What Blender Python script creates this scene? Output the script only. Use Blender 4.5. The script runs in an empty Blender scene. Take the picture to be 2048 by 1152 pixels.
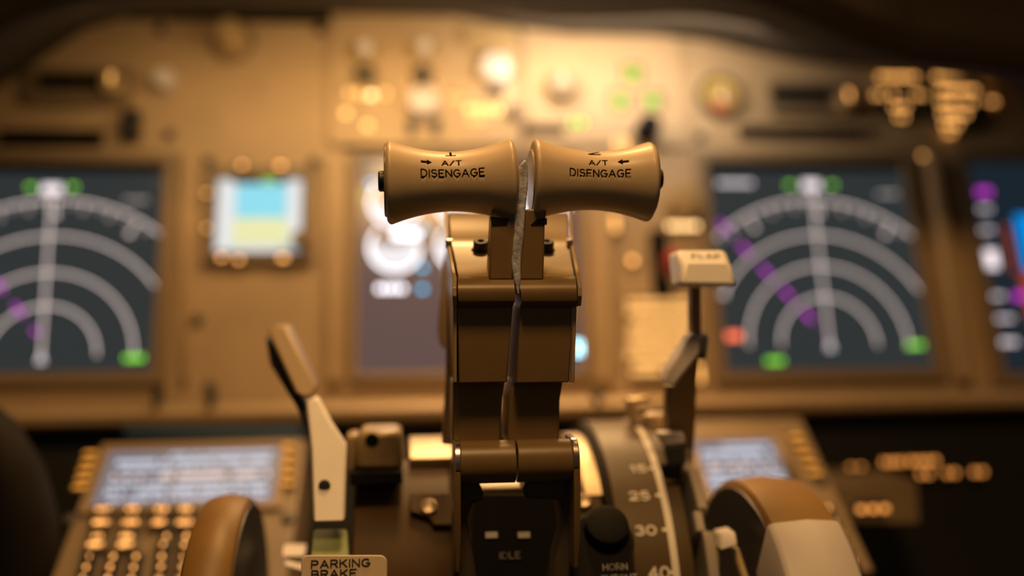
import bpy, bmesh, math, random
from mathutils import Vector, Matrix
from mathutils.bvhtree import BVHTree

# ------------------------------------------------------------------ camera, world, lights, exposure
SC = bpy.context.scene
COL = SC.collection
PI = math.pi
R = math.radians
F = 2000.0                       # focal length in pixels of the 2048 wide frame
CAM = Vector((0, 0, 1.05))
YAW, ROLL = 6.0, 0.4

cd = bpy.data.cameras.new('camera')
cam = bpy.data.objects.new('camera', cd)
COL.objects.link(cam)
cam.location = CAM
cam.rotation_euler = (Matrix.Rotation(R(-YAW), 3, 'Z') @ Matrix.Rotation(R(90), 3, 'X') @ Matrix.Rotation(R(-ROLL), 3, 'Z')).to_euler()
cd.sensor_width = 36.0
cd.lens = F * 36.0 / 2048.0
cd.clip_start = 0.02
cd.clip_end = 20
cd.dof.use_dof = True
cd.dof.focus_distance = 0.415
cd.dof.aperture_fstop = 2.25
SC.camera = cam
CM = cam.rotation_euler.to_matrix()

w = bpy.data.worlds.new('night')
SC.world = w
w.use_nodes = True
w.node_tree.nodes['Background'].inputs[0].default_value = (1.0, 0.64, 0.26, 1)
w.node_tree.nodes['Background'].inputs[1].default_value = 0.035
vs = SC.view_settings
vs.view_transform = 'Standard'
vs.look = 'None'
vs.exposure = 0.0
vs.gamma = 1.0
vs.use_curve_mapping = False


def ray(px, py):
    return CM @ Vector(((px - 1024) / F, (576 - py) / F, -1))


def P(px, py, Y):
    """point of the cockpit plane y = Y (cockpit frame, metres) seen at a pixel"""
    d = ray(px, py)
    return CAM + d * (Y / d.y)


def lamp(name, kind, loc, target, power, color, **kw):
    ld = bpy.data.lights.new(name, kind)
    ld.energy = power
    ld.color = color
    for k, v in kw.items():
        setattr(ld, k, v)
    o = bpy.data.objects.new(name, ld)
    COL.objects.link(o)
    o.location = loc
    o.rotation_euler = (Vector(target) - Vector(loc)).to_track_quat('-Z', 'Y').to_euler()
    return o


WARM = (1.0, 0.552, 0.20)
# overhead dome light above the pedestal and a map light behind the seats
lamp('overhead_dome_light', 'AREA', (0.07, 0.68, 1.78), (0.05, 0.46, 1.0), 4.9, WARM, size=0.14)
lamp('aft_dome_light', 'AREA', (0.02, -0.02, 1.90), (0.05, 0.45, 1.05), 5.0, WARM, size=0.20)
lamp('window_glow', 'AREA', (-0.25, -0.9, 1.55), (0.05, 0.5, 1.0), 0.17, (0.60, 0.80, 1.0), size=0.5)

# ------------------------------------------------------------------ panel frame
TILT = R(17)
PO = P(1024, 576, 0.83)
PN = Vector((0, -math.cos(TILT), math.sin(TILT)))      # out of the panel, towards the seats
PU = Vector((1, 0, 0))
PV = Vector((0, math.sin(TILT), math.cos(TILT)))


def W(px, py, h=0.0):
    """world point on the instrument panel plane (h above it) seen at a pixel"""
    d = ray(px, py)
    t = (PO + PN * h - CAM).dot(PN) / d.dot(PN)
    return CAM + d * t


# floods tucked under the glareshield
lamp('glareshield_flood_light', 'AREA', W(1265, 72, 0.085), W(1260, 150), 0.36, (1.0, 0.80, 0.58), shape='RECTANGLE', size=0.21, size_y=0.03)
lamp('glareshield_flood_light', 'AREA', W(520, 55, 0.12), W(520, 380), 0.21, (1.0, 0.62, 0.26), shape='RECTANGLE', size=0.25, size_y=0.04)
lamp('glareshield_flood_light', 'AREA', W(880, 60, 0.12), W(860, 300), 0.21, (1.0, 0.65, 0.30), shape='RECTANGLE', size=0.12, size_y=0.04)

# added unseen flood under the glareshield, put in to light the pedestal
lamp('added_pedestal_flood', 'AREA', (0.10, 0.79, 1.250), (0.10, 0.66, 0.958), 0.55, (1.0, 0.58, 0.24), shape='RECTANGLE', size=0.24, size_y=0.07, spread=R(88))

# ------------------------------------------------------------------ materials
MATS = {}


def mat(name, col, rough=0.5, metal=0.0, emis=None, es=0.0, noise=0.0, nscale=60.0, bump=0.0, coat=0.0, spec=0.5):
    m = bpy.data.materials.new(name)
    m.use_nodes = True
    nt = m.node_tree
    b = nt.nodes['Principled BSDF']
    b.inputs['Base Color'].default_value = (*col, 1)
    b.inputs['Roughness'].default_value = rough
    b.inputs['Metallic'].default_value = metal
    b.inputs['Coat Weight'].default_value = coat
    b.inputs['Coat Roughness'].default_value = 0.18
    b.inputs['Specular IOR Level'].default_value = spec
    if emis:
        b.inputs['Emission Color'].default_value = (*emis, 1)
        b.inputs['Emission Strength'].default_value = es
    if noise or bump:
        tc = nt.nodes.new('ShaderNodeTexCoord')
        n = nt.nodes.new('ShaderNodeTexNoise')
        n.inputs['Scale'].default_value = nscale
        n.inputs['Detail'].default_value = 6
        nt.links.new(tc.outputs['Object'], n.inputs['Vector'])
        if noise:
            r = nt.nodes.new('ShaderNodeValToRGB')
            r.color_ramp.elements[0].position = 0.3
            r.color_ramp.elements[1].position = 0.7
            r.color_ramp.elements[0].color = (*[c * (1 - noise) for c in col], 1)
            r.color_ramp.elements[1].color = (*[min(1, c * (1 + noise)) for c in col], 1)
            nt.links.new(n.outputs['Fac'], r.inputs['Fac'])
            nt.links.new(r.outputs['Color'], b.inputs['Base Color'])
        if bump:
            bp = nt.nodes.new('ShaderNodeBump')
            bp.inputs['Strength'].default_value = bump
            bp.inputs['Distance'].default_value = 0.0004
            nt.links.new(n.outputs['Fac'], bp.inputs['Height'])
            nt.links.new(bp.outputs['Normal'], b.inputs['Normal'])
    m.cycles.emission_sampling = 'AUTO' if (emis and max(emis) * es > 2 and False) else ('NONE' if emis else 'AUTO')
    MATS[name] = m
    return m


mat('panel_paint', (0.47, 0.335, 0.195), 0.55, noise=0.07, nscale=25)
mat('panel_dark_paint', (0.20, 0.145, 0.09), 0.5, noise=0.08, nscale=25)
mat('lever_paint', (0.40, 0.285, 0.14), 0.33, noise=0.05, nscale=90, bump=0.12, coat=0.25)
mat('arm_paint_shaded', (0.215, 0.135, 0.055), 0.38, noise=0.06, nscale=120, bump=0.1)  # lever paint darkened, the shadow under the grips put into the colour
mat('black_plastic', (0.010, 0.009, 0.009), 0.45)
mat('black_matte', (0.006, 0.005, 0.005), 0.75, spec=0.2)
mat('dark_grey', (0.045, 0.042, 0.04), 0.5)
mat('ink', (0.015, 0.010, 0.006), 0.6)
mat('worn_metal', (0.62, 0.63, 0.68), 0.45, metal=0.35, noise=0.45, nscale=420, bump=0.9)
mat('steel', (0.62, 0.58, 0.52), 0.22, metal=1.0)
mat('brushed_metal', (0.56, 0.45, 0.30), 0.42, metal=0.7, noise=0.06)
mat('quadrant_paint', (0.50, 0.38, 0.20), 0.38, noise=0.05, coat=0.2)
mat('lever_arm_paint', (0.34, 0.24, 0.13), 0.42)
mat('drum_paint', (0.085, 0.065, 0.045), 0.42, coat=0.1)
mat('flap_drum_paint', (0.085, 0.052, 0.017), 0.42, spec=0.45)
mat('gate_metal', (0.62, 0.55, 0.48), 0.34, metal=0.35)
mat('sector_paint', (0.075, 0.040, 0.010), 0.5, spec=0.2)
mat('console_paint', (0.10, 0.07, 0.035), 0.5)
mat('cream_paint', (0.62, 0.57, 0.56), 0.5, noise=0.03)
mat('white_paint', (0.78, 0.75, 0.72), 0.5, noise=0.03)
mat('white_ink', (0.85, 0.80, 0.74), 0.6)
mat('grey_ink', (0.30, 0.28, 0.27), 0.6)
mat('wheel_rubber', (0.24, 0.135, 0.035), 0.48, noise=0.08)
mat('wheel_face', (0.035, 0.032, 0.034), 0.45)
mat('placard', (0.62, 0.50, 0.35), 0.5)
mat('green_paint', (0.22, 0.27, 0.11), 0.55)
mat('blue_reflection_paint', (0.02, 0.06, 0.13), 0.35)  # cool reflection put into the colour
mat('red_plastic', (0.35, 0.02, 0.01), 0.4)
mat('bezel', (0.26, 0.185, 0.11), 0.5)
mat('bezel_black', (0.014, 0.013, 0.012), 0.5)
mat('leather', (0.009, 0.006, 0.004), 0.7, spec=0.3)
mat('glareshield_vinyl', (0.022, 0.013, 0.006), 0.85, noise=0.1, nscale=200, bump=0.3)
# lit legends and screens
mat('screen_nav', (0.01, 0.01, 0.01), 0.15, emis=(0.027, 0.033, 0.035), es=1.0)
mat('screen_engine', (0.01, 0.01, 0.01), 0.15, emis=(0.120, 0.072, 0.066), es=1.0)
mat('screen_attitude', (0.01, 0.01, 0.01), 0.15, emis=(0.010, 0.018, 0.026), es=1.0)
mat('screen_standby', (0.01, 0.01, 0.01), 0.2, emis=(0.50, 0.56, 0.58), es=1.0)
mat('screen_unit', (0.02, 0.02, 0.02), 0.2, emis=(0.20, 0.18, 0.20), es=1.0)
mat('sky_blue', (0, 0, 0), 0.5, emis=(0.22, 0.70, 0.86), es=1.0)
mat('horizon_yellow', (0, 0, 0), 0.5, emis=(0.80, 0.80, 0.42), es=1.0)
mat('tape_white', (0, 0, 0), 0.5, emis=(0.76, 0.79, 0.80), es=1.0)
mat('line_grey', (0, 0, 0), 0.5, emis=(1.00, 0.82, 0.76), es=1.05)
mat('glyph_grey', (0, 0, 0), 0.5, emis=(0.95, 0.82, 0.86), es=1.4)
mat('glyph_white', (0, 0, 0), 0.5, emis=(0.95, 0.92, 1.0), es=4.0)
mat('gauge_white', (0, 0, 0), 0.5, emis=(1.0, 0.96, 1.0), es=2.6)
mat('gauge_fill', (0, 0, 0), 0.5, emis=(0.86, 0.84, 0.88), es=1.0)
mat('glyph_red', (0, 0, 0), 0.5, emis=(1.0, 0.17, 0.07), es=2.6)
mat('glyph_green', (0, 0, 0), 0.5, emis=(0.26, 0.80, 0.04), es=2.0)
mat('glyph_cyan', (0, 0, 0), 0.5, emis=(0.03, 0.52, 0.85), es=4.4)
mat('glyph_bright_cyan', (0, 0, 0), 0.5, emis=(0.40, 0.85, 1.0), es=6.0)
mat('glyph_magenta', (0, 0, 0), 0.5, emis=(0.45, 0.03, 0.50), es=2.0)
mat('attitude_blue', (0, 0, 0), 0.5, emis=(0.0, 0.27, 0.80), es=1.0)
mat('attitude_red', (0, 0, 0), 0.5, emis=(0.42, 0.05, 0.02), es=1.0)
mat('amber_legend', (0.3, 0.2, 0.1), 0.5, emis=(1.0, 0.42, 0.11), es=3.4)
mat('amber_soft', (0.3, 0.2, 0.1), 0.5, emis=(1.0, 0.47, 0.12), es=1.9)
mat('amber_ring', (0.3, 0.2, 0.1), 0.5, emis=(1.0, 0.44, 0.11), es=3.0)
mat('amber_low', (0.1, 0.06, 0.03), 0.5, emis=(1.0, 0.36, 0.07), es=1.7)
mat('placard_legend', (0.3, 0.2, 0.1), 0.5, emis=(1.0, 0.50, 0.14), es=1.9)
mat('amber_bright', (0.3, 0.2, 0.1), 0.5, emis=(1.0, 0.60, 0.24), es=4.2)
mat('orange_dim', (0.3, 0.2, 0.1), 0.5, emis=(1.0, 0.36, 0.03), es=1.0)
mat('unit_text', (0, 0, 0), 0.5, emis=(0.66, 0.72, 0.86), es=1.2)
mat('unit_text_warm', (0, 0, 0), 0.5, emis=(0.95, 0.70, 0.62), es=1.2)
mat('lamp_green', (0.1, 0.2, 0.02), 0.4, emis=(0.30, 0.46, 0.06), es=1.0)
mat('gauge_face', (0.42, 0.27, 0.10), 0.5)
mat('gauge_yellow', (0.62, 0.46, 0.06), 0.5)
mat('gauge_red', (0.65, 0.10, 0.03), 0.5)


def engraved_paint():
    m = mat('engraved_lever_paint', (0.66, 0.50, 0.32), 0.45, noise=0.04, nscale=90, bump=0.10, coat=0.10)
    nt = m.node_tree
    b = nt.nodes['Principled BSDF']
    src = b.inputs['Base Color'].links[0].from_socket
    at = nt.nodes.new('ShaderNodeAttribute')
    at.attribute_name = 'fill'
    mp = nt.nodes.new('ShaderNodeMapRange')
    mp.inputs[1].default_value = 0.45
    mp.inputs[2].default_value = 0.75
    mx = nt.nodes.new('ShaderNodeMix')
    mx.data_type = 'RGBA'
    nt.links.new(at.outputs['Fac'], mp.inputs[0])
    nt.links.new(mp.outputs[0], mx.inputs['Factor'])
    nt.links.new(src, mx.inputs['A'])
    mx.inputs['B'].default_value = (0.012, 0.008, 0.005, 1)
    nt.links.new(mx.outputs['Result'], b.inputs['Base Color'])
    for sock, hi in (('Coat Weight', 0.10), ('Specular IOR Level', 0.5)):
        mr = nt.nodes.new('ShaderNodeMapRange')
        mr.inputs[3].default_value = hi
        mr.inputs[4].default_value = 0.0
        nt.links.new(mp.outputs[0], mr.inputs[0])
        nt.links.new(mr.outputs[0], b.inputs[sock])


engraved_paint()

# ------------------------------------------------------------------ geometry helpers (all in world coordinates)


def prism(bm, pts, vec):
    pts = [Vector(p) for p in pts]
    vec = Vector(vec)
    a = [bm.verts.new(p) for p in pts]
    b = [bm.verts.new(p + vec) for p in pts]
    n = len(pts)
    bm.faces.new(a)
    bm.faces.new(b[::-1])
    for i in range(n):
        j = (i + 1) % n
        bm.faces.new((a[j], a[i], b[i], b[j]))
    return bm


def basis(axis):
    z = Vector(axis).normalized()
    x = z.orthogonal().normalized()
    if abs(z.x) < 0.9:
        x = (Vector((1, 0, 0)) - z * z.x).normalized()
    return x, z.cross(x), z


def lathe(bm, o, axis, prof, seg=40, a0=0.0, a1=2 * PI):
    """prof: (distance along axis, radius); closed with caps"""
    x, y, z = basis(axis)
    o = Vector(o)
    full = abs(a1 - a0 - 2 * PI) < 1e-6
    n = seg if full else seg + 1
    rings = []
    for a, r in prof:
        ring = []
        for i in range(n):
            t = a0 + (a1 - a0) * i / seg
            ring.append(bm.verts.new(o + z * a + (x * math.cos(t) + y * math.sin(t)) * max(r, 1e-5)))
        rings.append(ring)
    for k in range(len(rings) - 1):
        for i in range(seg):
            j = (i + 1) % n if full else i + 1
            bm.faces.new((rings[k][i], rings[k][j], rings[k + 1][j], rings[k + 1][i]))
    if full:
        bm.faces.new(rings[0][::-1])
        bm.faces.new(rings[-1])
    return bm


def cyl(bm, p0, p1, r, r1=None, seg=32, ch=0.0):
    p0, p1 = Vector(p0), Vector(p1)
    L = (p1 - p0).length
    r1 = r if r1 is None else r1
    prof = [(0, r), (L - ch, r1)] + ([(L, r1 - ch)] if ch else [])
    return lathe(bm, p0, p1 - p0, prof, seg)


def bx(bm, c, sx, sy, sz, ax=None):
    ax = ax or (Vector((1, 0, 0)), Vector((0, 1, 0)), Vector((0, 0, 1)))
    c = Vector(c)
    q = [c + ax[0] * (sx / 2 * i) + ax[1] * (sy / 2 * j) - ax[2] * (sz / 2) for i, j in ((-1, -1), (1, -1), (1, 1), (-1, 1))]
    return prism(bm, q[::-1], ax[2] * sz)


def tube(bm, pts, r, seg=12):
    pts = [Vector(p) for p in pts]
    rings = []
    for i, p in enumerate(pts):
        d = (pts[min(i + 1, len(pts) - 1)] - pts[max(i - 1, 0)]).normalized()
        x, y, z = basis(d)
        rr = r[i] if isinstance(r, (list, tuple)) else r
        rings.append([bm.verts.new(p + (x * math.cos(2 * PI * k / seg) + y * math.sin(2 * PI * k / seg)) * rr) for k in range(seg)])
    for a, b in zip(rings, rings[1:]):
        for k in range(seg):
            bm.faces.new((a[k], a[(k + 1) % seg], b[(k + 1) % seg], b[k]))
    bm.faces.new(rings[0][::-1])
    bm.faces.new(rings[-1])
    return bm


def arcring(bm, o, u, v, r, wdt, a0, a1, n, h, seg=48):
    """a thin raised arc band on a plane"""
    o = Vector(o)
    inner, outer = [], []
    for i in range(seg + 1):
        t = a0 + (a1 - a0) * i / seg
        d = u * math.cos(t) + v * math.sin(t)
        inner.append(o + d * (r - wdt / 2))
        outer.append(o + d * (r + wdt / 2))
    for i in range(seg):
        prism(bm, [inner[i], outer[i], outer[i + 1], inner[i + 1]], n * h)
    return bm


def fix(bm):
    bmesh.ops.remove_doubles(bm, verts=bm.verts, dist=1e-7)
    bmesh.ops.recalc_face_normals(bm, faces=bm.faces)


def obj(name, bm, m, parent=None, bevel=0.0, smooth=True, ang=35, seg=2):
    fix(bm)
    me = bpy.data.meshes.new(name)
    bm.to_mesh(me)
    bm.free()
    o = bpy.data.objects.new(name, me)
    COL.objects.link(o)
    me.materials.append(MATS[m])
    if parent is not None:
        me.transform(Matrix.Translation(-parent_world(parent)))
        o.parent = parent
    if smooth:
        me.polygons.foreach_set('use_smooth', [True] * len(me.polygons))
        me.set_sharp_from_angle(angle=R(ang))
    if bevel:
        md = o.modifiers.new('edge', 'BEVEL')
        md.width = bevel
        md.segments = seg
        md.limit_method = 'ANGLE'
        md.angle_limit = R(40)
        md.harden_normals = False
    return o


def parent_world(o):
    v = Vector((0, 0, 0))
    while o is not None:
        v += o.location
        o = o.parent
    return v


def thing(name, loc, label, cat, group=None):
    o = bpy.data.objects.new(name, None)
    COL.objects.link(o)
    o.location = loc
    o.empty_display_size = 0.01
    tag(o, label, cat, group)
    return o


def tag(o, label, cat, group=None, kind=None):
    if label:
        o['label'] = label
    if cat:
        o['category'] = cat
    if group:
        o['group'] = group
    if kind:
        o['kind'] = kind
    return o


def single(name, bm, m, label, cat, group=None, bevel=0.0, loc=None):
    """a thing that is one mesh, its origin at its own centre"""
    fix(bm)
    c = sum((v.co for v in bm.verts), Vector()) / len(bm.verts) if loc is None else Vector(loc)
    bmesh.ops.translate(bm, verts=bm.verts, vec=-c)
    o = obj(name, bm, m, None, bevel)
    o.location = c
    return tag(o, label, cat, group)


def copy_tree(o, parent=None):
    c = o.copy()
    COL.objects.link(c)
    c.parent = parent
    for ch in list(o.children):
        copy_tree(ch, c)
    return c


_TX = {}


def _arc(cx_, cy_, rx, ry, a0, a1, n=12):
    return [(cx_ + rx * math.cos(R(a0 + (a1 - a0) * k / n)), cy_ + ry * math.sin(R(a0 + (a1 - a0) * k / n))) for k in range(n + 1)]


# engraver's single-stroke alphabet: width, strokes
STROKES = {
    'A': (.74, [[(0, 0), (.37, 1), (.74, 0)], [(.13, .33), (.61, .33)]]),
    'B': (.62, [[(0, 0), (0, 1), (.36, 1)] + _arc(.36, .76, .22, .24, 90, -90) + [(0, .52)], [(.36, .52)] + _arc(.38, .26, .25, .26, 90, -90) + [(0, 0)]]),
    'C': (.68, [_arc(.38, .5, .38, .5, 45, 315, 20)]),
    'D': (.66, [[(0, 0), (0, 1), (.26, 1)] + _arc(.26, .5, .40, .5, 90, -90, 16) + [(0, 0)]]),
    'E': (.56, [[(.56, 1), (0, 1), (0, 0), (.56, 0)], [(0, .52), (.46, .52)]]),
    'F': (.54, [[(.54, 1), (0, 1), (0, 0)], [(0, .52), (.44, .52)]]),
    'G': (.74, [_arc(.38, .5, .38, .5, 48, 335, 20) + [(.73, .46), (.44, .46)]]),
    'H': (.66, [[(0, 0), (0, 1)], [(.66, 0), (.66, 1)], [(0, .52), (.66, .52)]]),
    'I': (.04, [[(.02, 0), (.02, 1)]]),
    'K': (.64, [[(0, 0), (0, 1)], [(.60, 1), (0, .40)], [(.22, .60), (.64, 0)]]),
    'L': (.52, [[(0, 1), (0, 0), (.52, 0)]]),
    'N': (.66, [[(0, 0), (0, 1), (.66, 0), (.66, 1)]]),
    'O': (.78, [_arc(.39, .5, .39, .5, 0, 360, 24)]),
    'P': (.60, [[(0, 0), (0, 1), (.36, 1)] + _arc(.36, .74, .24, .26, 90, -90) + [(0, .48)]]),
    'R': (.62, [[(0, 0), (0, 1), (.36, 1)] + _arc(.36, .74, .24, .26, 90, -90) + [(0, .48)], [(.32, .48), (.62, 0)]]),
    'S': (.60, [_arc(.30, .755, .28, .245, 30, 250, 14) + _arc(.30, .265, .30, .265, 75, -150, 14)]),
    'T': (.66, [[(0, 1), (.66, 1)], [(.33, 1), (.33, 0)]]),
    'U': (.64, [[(0, 1), (0, .32)] + _arc(.32, .32, .32, .32, 180, 360, 14) + [(.64, 1)]]),
    '/': (.52, [[(0, 0), (.52, 1)]]),
    '0': (.70, [_arc(.35, .5, .35, .5, 0, 360, 24)]),
    '1': (.24, [[(0, .8), (.2, 1), (.2, 0)]]),
    '2': (.62, [_arc(.31, .70, .30, .30, 160, -35, 12) + [(0, 0), (.64, 0)]]),
    '3': (.62, [_arc(.30, .755, .27, .245, 150, -90, 12) + _arc(.30, .26, .31, .26, 90, -150, 12)]),
    '4': (.70, [[(.50, 0), (.50, 1), (0, .30), (.70, .30)]]),
    '5': (.62, [[(.56, 1), (.10, 1), (.05, .56)] + _arc(.29, .32, .32, .32, 120, -140, 14)]),
}


def stroke_text(body, wdt, hgt, thick):
    """glyph strokes as flat quads and round dots, fitted to a box centred on 0"""
    gap = 0.26
    x = 0.0
    lines = []
    for ch in body:
        if ch == ' ':
            x += 0.5
            continue
        w_, ss = STROKES[ch]
        for st in ss:
            lines.append([(x + p, q_) for p, q_ in st])
        x += w_ + gap
    tot = x - gap
    hs = hgt - thick
    sx = (wdt - thick) / tot if wdt else hs
    vs_, fs_ = [], []
    for ln in lines:
        pts = [((p - tot / 2) * sx, (q_ - 0.5) * hs) for p, q_ in ln]
        for i, (p, q_) in enumerate(pts):
            k = len(vs_)
            vs_ += [(p + thick / 2 * math.cos(PI / 4 * j + .39), q_ + thick / 2 * math.sin(PI / 4 * j + .39)) for j in range(8)]
            fs_.append(tuple(range(k, k + 8)))
            if i + 1 < len(pts):
                p2, q2 = pts[i + 1]
                L = math.hypot(p2 - p, q2 - q_)
                if L < 1e-7:
                    continue
                nx_, ny_ = -(q2 - q_) / L * thick / 2, (p2 - p) / L * thick / 2
                k = len(vs_)
                vs_ += [(p + nx_, q_ + ny_), (p - nx_, q_ - ny_), (p2 - nx_, q2 - ny_), (p2 + nx_, q2 + ny_)]
                fs_.append((k, k + 1, k + 2, k + 3))
    return vs_, fs_


def text2d(body, wdt=None, hgt=None, off=0.0, spacing=1.0):
    if all(c in STROKES or c == ' ' for c in body):
        return stroke_text(body, wdt, hgt, hgt * (0.15 + off))
    return font2d(body, wdt, hgt, off, spacing)


def font2d(body, wdt=None, hgt=None, off=0.0, spacing=1.0):
    """flat glyph outline mesh centred on its own box: verts (x, y), faces"""
    key = (body, off, spacing)
    if key not in _TX:
        cu = bpy.data.curves.new('lettering', 'FONT')
        cu.body = body
        cu.size = 1.0
        cu.offset = off
        cu.space_character = spacing
        cu.resolution_u = 3
        o = bpy.data.objects.new('lettering', cu)
        COL.objects.link(o)
        dg = bpy.context.evaluated_depsgraph_get()
        me = o.evaluated_get(dg).to_mesh()
        vs_ = [(v.co.x, v.co.y) for v in me.vertices]
        fs_ = [tuple(p.vertices) for p in me.polygons]
        o.evaluated_get(dg).to_mesh_clear()
        bpy.data.objects.remove(o)
        bpy.data.curves.remove(cu)
        _TX[key] = (vs_, fs_)
    vs_, fs_ = _TX[key]
    x0, x1 = min(v[0] for v in vs_), max(v[0] for v in vs_)
    y0, y1 = min(v[1] for v in vs_), max(v[1] for v in vs_)
    sy = hgt / (y1 - y0)
    sx = wdt / (x1 - x0) if wdt else sy
    return [((x - (x0 + x1) / 2) * sx, (y - (y0 + y1) / 2) * sy) for x, y in vs_], fs_


def text_bm(body, o, u, v, n, wdt=None, hgt=0.003, off=0.0, h=0.0001, spacing=1.0):
    vs_, fs_ = text2d(body, wdt, hgt, off, spacing)
    bm = bmesh.new()
    a = [bm.verts.new(Vector(o) + u * x + v * y + n * h) for x, y in vs_]
    for f in fs_:
        try:
            bm.faces.new([a[i] for i in f])
        except ValueError:
            pass
    r = bmesh.ops.extrude_face_region(bm, geom=list(bm.faces))
    for e in r['geom']:
        if isinstance(e, bmesh.types.BMVert):
            e.co += n * 0.00012
    return bm


# ------------------------------------------------------------------ structure
def struct(name, bm, m, **kw):
    o = obj(name, bm, m, None, **kw)
    o['kind'] = 'structure'
    return o


bm = bmesh.new(); bx(bm, (0.1, 0.2, 0.18), 2.6, 2.6, 0.04)
struct('floor', bm, 'black_matte')
bm = bmesh.new(); bx(bm, (0.1, 1.25, 1.0), 2.6, 0.04, 1.64)
struct('wall_front', bm, 'black_matte')

# ------------------------------------------------------------------ main instrument panel
pnl = thing('instrument_panel', W(875, 790), 'wide tan main instrument panel carrying all the screens and switches', 'instrument panel')


def rect(x0, y0, x1, y1, h=0.0):
    return [W(x0, y1, h), W(x1, y1, h), W(x1, y0, h), W(x0, y0, h)]


def urect(c0, c1, h=0.0):
    """rectangle square to the panel from two corner pixels (top left, bottom right)"""
    a, b = W(*c0, h), W(*c1, h)
    ua, va = (a - PO).dot(PU), (a - PO).dot(PV)
    ub, vb = (b - PO).dot(PU), (b - PO).dot(PV)
    o = PO + PN * h
    return [o + PU * ua + PV * vb, o + PU * ub + PV * vb, o + PU * ub + PV * va, o + PU * ua + PV * va]


def rounded(q, r, n=5):
    """rounded version of a rectangle given as 4 corners in order"""
    out = []
    for i in range(4):
        p, a, b = q[i], q[i - 1], q[(i + 1) % 4]
        da, db = (a - p).normalized(), (b - p).normalized()
        c = p + (da + db) * r
        for k in range(n + 1):
            t = PI / 2 * k / n
            out.append(c - db * r * math.cos(t) - da * r * math.sin(t))
    return out


bm = bmesh.new(); prism(bm, urect((-560, 20), (2700, 776), -0.001), -PN * 0.010)
obj('panel_plate', bm, 'panel_paint', pnl, 0.002)
bm = bmesh.new(); prism(bm, urect((662, 30), (1040, 296)), PN * 0.004)
obj('centre_section', bm, 'panel_paint', pnl, 0.001)
bm = bmesh.new(); prism(bm, urect((1044, 50), (1380, 296)), PN * 0.003)
obj('brake_and_gear_section', bm, 'panel_paint', pnl, 0.001)
for x0, x1, y0, y1 in ((362, 386, 312, 770), (652, 688, 316, 770), (1192, 1212, 316, 770)):
    bm = bmesh.new(); prism(bm, rect(x0, y0, x1 + (x1 - 800) * 0.02, y1), PN * 0.008)
    obj('divider_rib', bm, 'panel_paint', pnl, 0.003)
bm = bmesh.new(); prism(bm, [W(1908, 766), W(1934, 766), W(1866, 314), W(1842, 314)], PN * 0.012)
obj('divider_rib', bm, 'panel_paint', pnl, 0.003)
for px, py in ((322, 60), (340, 270), (418, 325), (628, 325), (420, 775), (1400, 275), (1182, 250), (395, 640), (640, 60), (1738, 262)):
    bm = bmesh.new(); c = W(px, py); lathe(bm, c, PN, [(0, 0.0045), (0.002, 0.0045), (0.0026, 0.0035)], 20)
    s = obj('screw', bm, 'dark_grey', pnl)
    s['label'] = 'dark panel screw'
# recess slots in the upper panel
for x0, y0, x1, y1, lb in ((5, 262, 205, 293, 'dark slot'), (1475, 255, 1722, 277, 'dark slot'), (1045, 252, 1130, 272, 'dark slot'), (942, 256, 1000, 274, 'dark slot'), (690, 286, 900, 300, 'dark slot')):
    bm = bmesh.new(); prism(bm, urect((x0, y0), (x1, y1)), PN * 0.0035)
    s = obj('card_slot', bm, 'black_matte', pnl)
    s['label'] = lb

# ledge and lower panel
bm = bmesh.new()
a, b = P(-500, 800, 0.775), P(2500, 800, 0.775)
zt = P(1000, 803, 0.775).z
zb = P(1000, 840, 0.775).z
prof = [(0.775, zb), (0.771, zb + 0.004), (0.771, zt - 0.004), (0.776, zt), (0.797, zt), (0.797, zb)]
prism(bm, [Vector((a.x, y, z)) for y, z in prof], (b.x - a.x, 0, 0))
single('panel_ledge', bm, 'panel_paint', 'long tan ledge running across under the main instrument panel', 'ledge', bevel=0.001)
bm = bmesh.new()
zf = P(1000, 1300, 0.80).z
prism(bm, [Vector((a.x, y, z)) for y, z in ((0.795, zb - 0.001), (0.73, zf), (0.80, zf), (0.838, zb - 0.001))], (b.x - a.x, 0, 0))
low = single('lower_panel', bm, 'black_plastic', 'black sloping lower panel under the tan ledge', 'panel')
bm = bmesh.new()
prism(bm, [P(250, 851, 0.772), P(604, 851, 0.772), P(604, 872, 0.766), P(250, 872, 0.766)], (0, 0.012, 0))
single('reflection_strip', bm, 'blue_reflection_paint', 'dark blue strip painted as a reflection under the tan ledge, above the left keypad unit', 'strip')  # painted strip standing in for a bluish reflection under the ledge
# small black clamps on the ledge
for px, lb in ((312, 'small black clamp on the tan ledge below the left map screen'), (420, 'small black clamp on the tan ledge left of the speedbrake lever'), (1195, 'small black clamp on the tan ledge right of the thrust levers')):
    bm = bmesh.new()
    prism(bm, [P(px - 9, 780, 0.776), P(px + 9, 780, 0.776), P(px + 7, 812, 0.770), P(px - 7, 812, 0.770)], (0, 0.012, 0))
    single('clamp', bm, 'black_plastic', lb, 'clamp', 'clamps on the ledge', 0.001)

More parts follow.
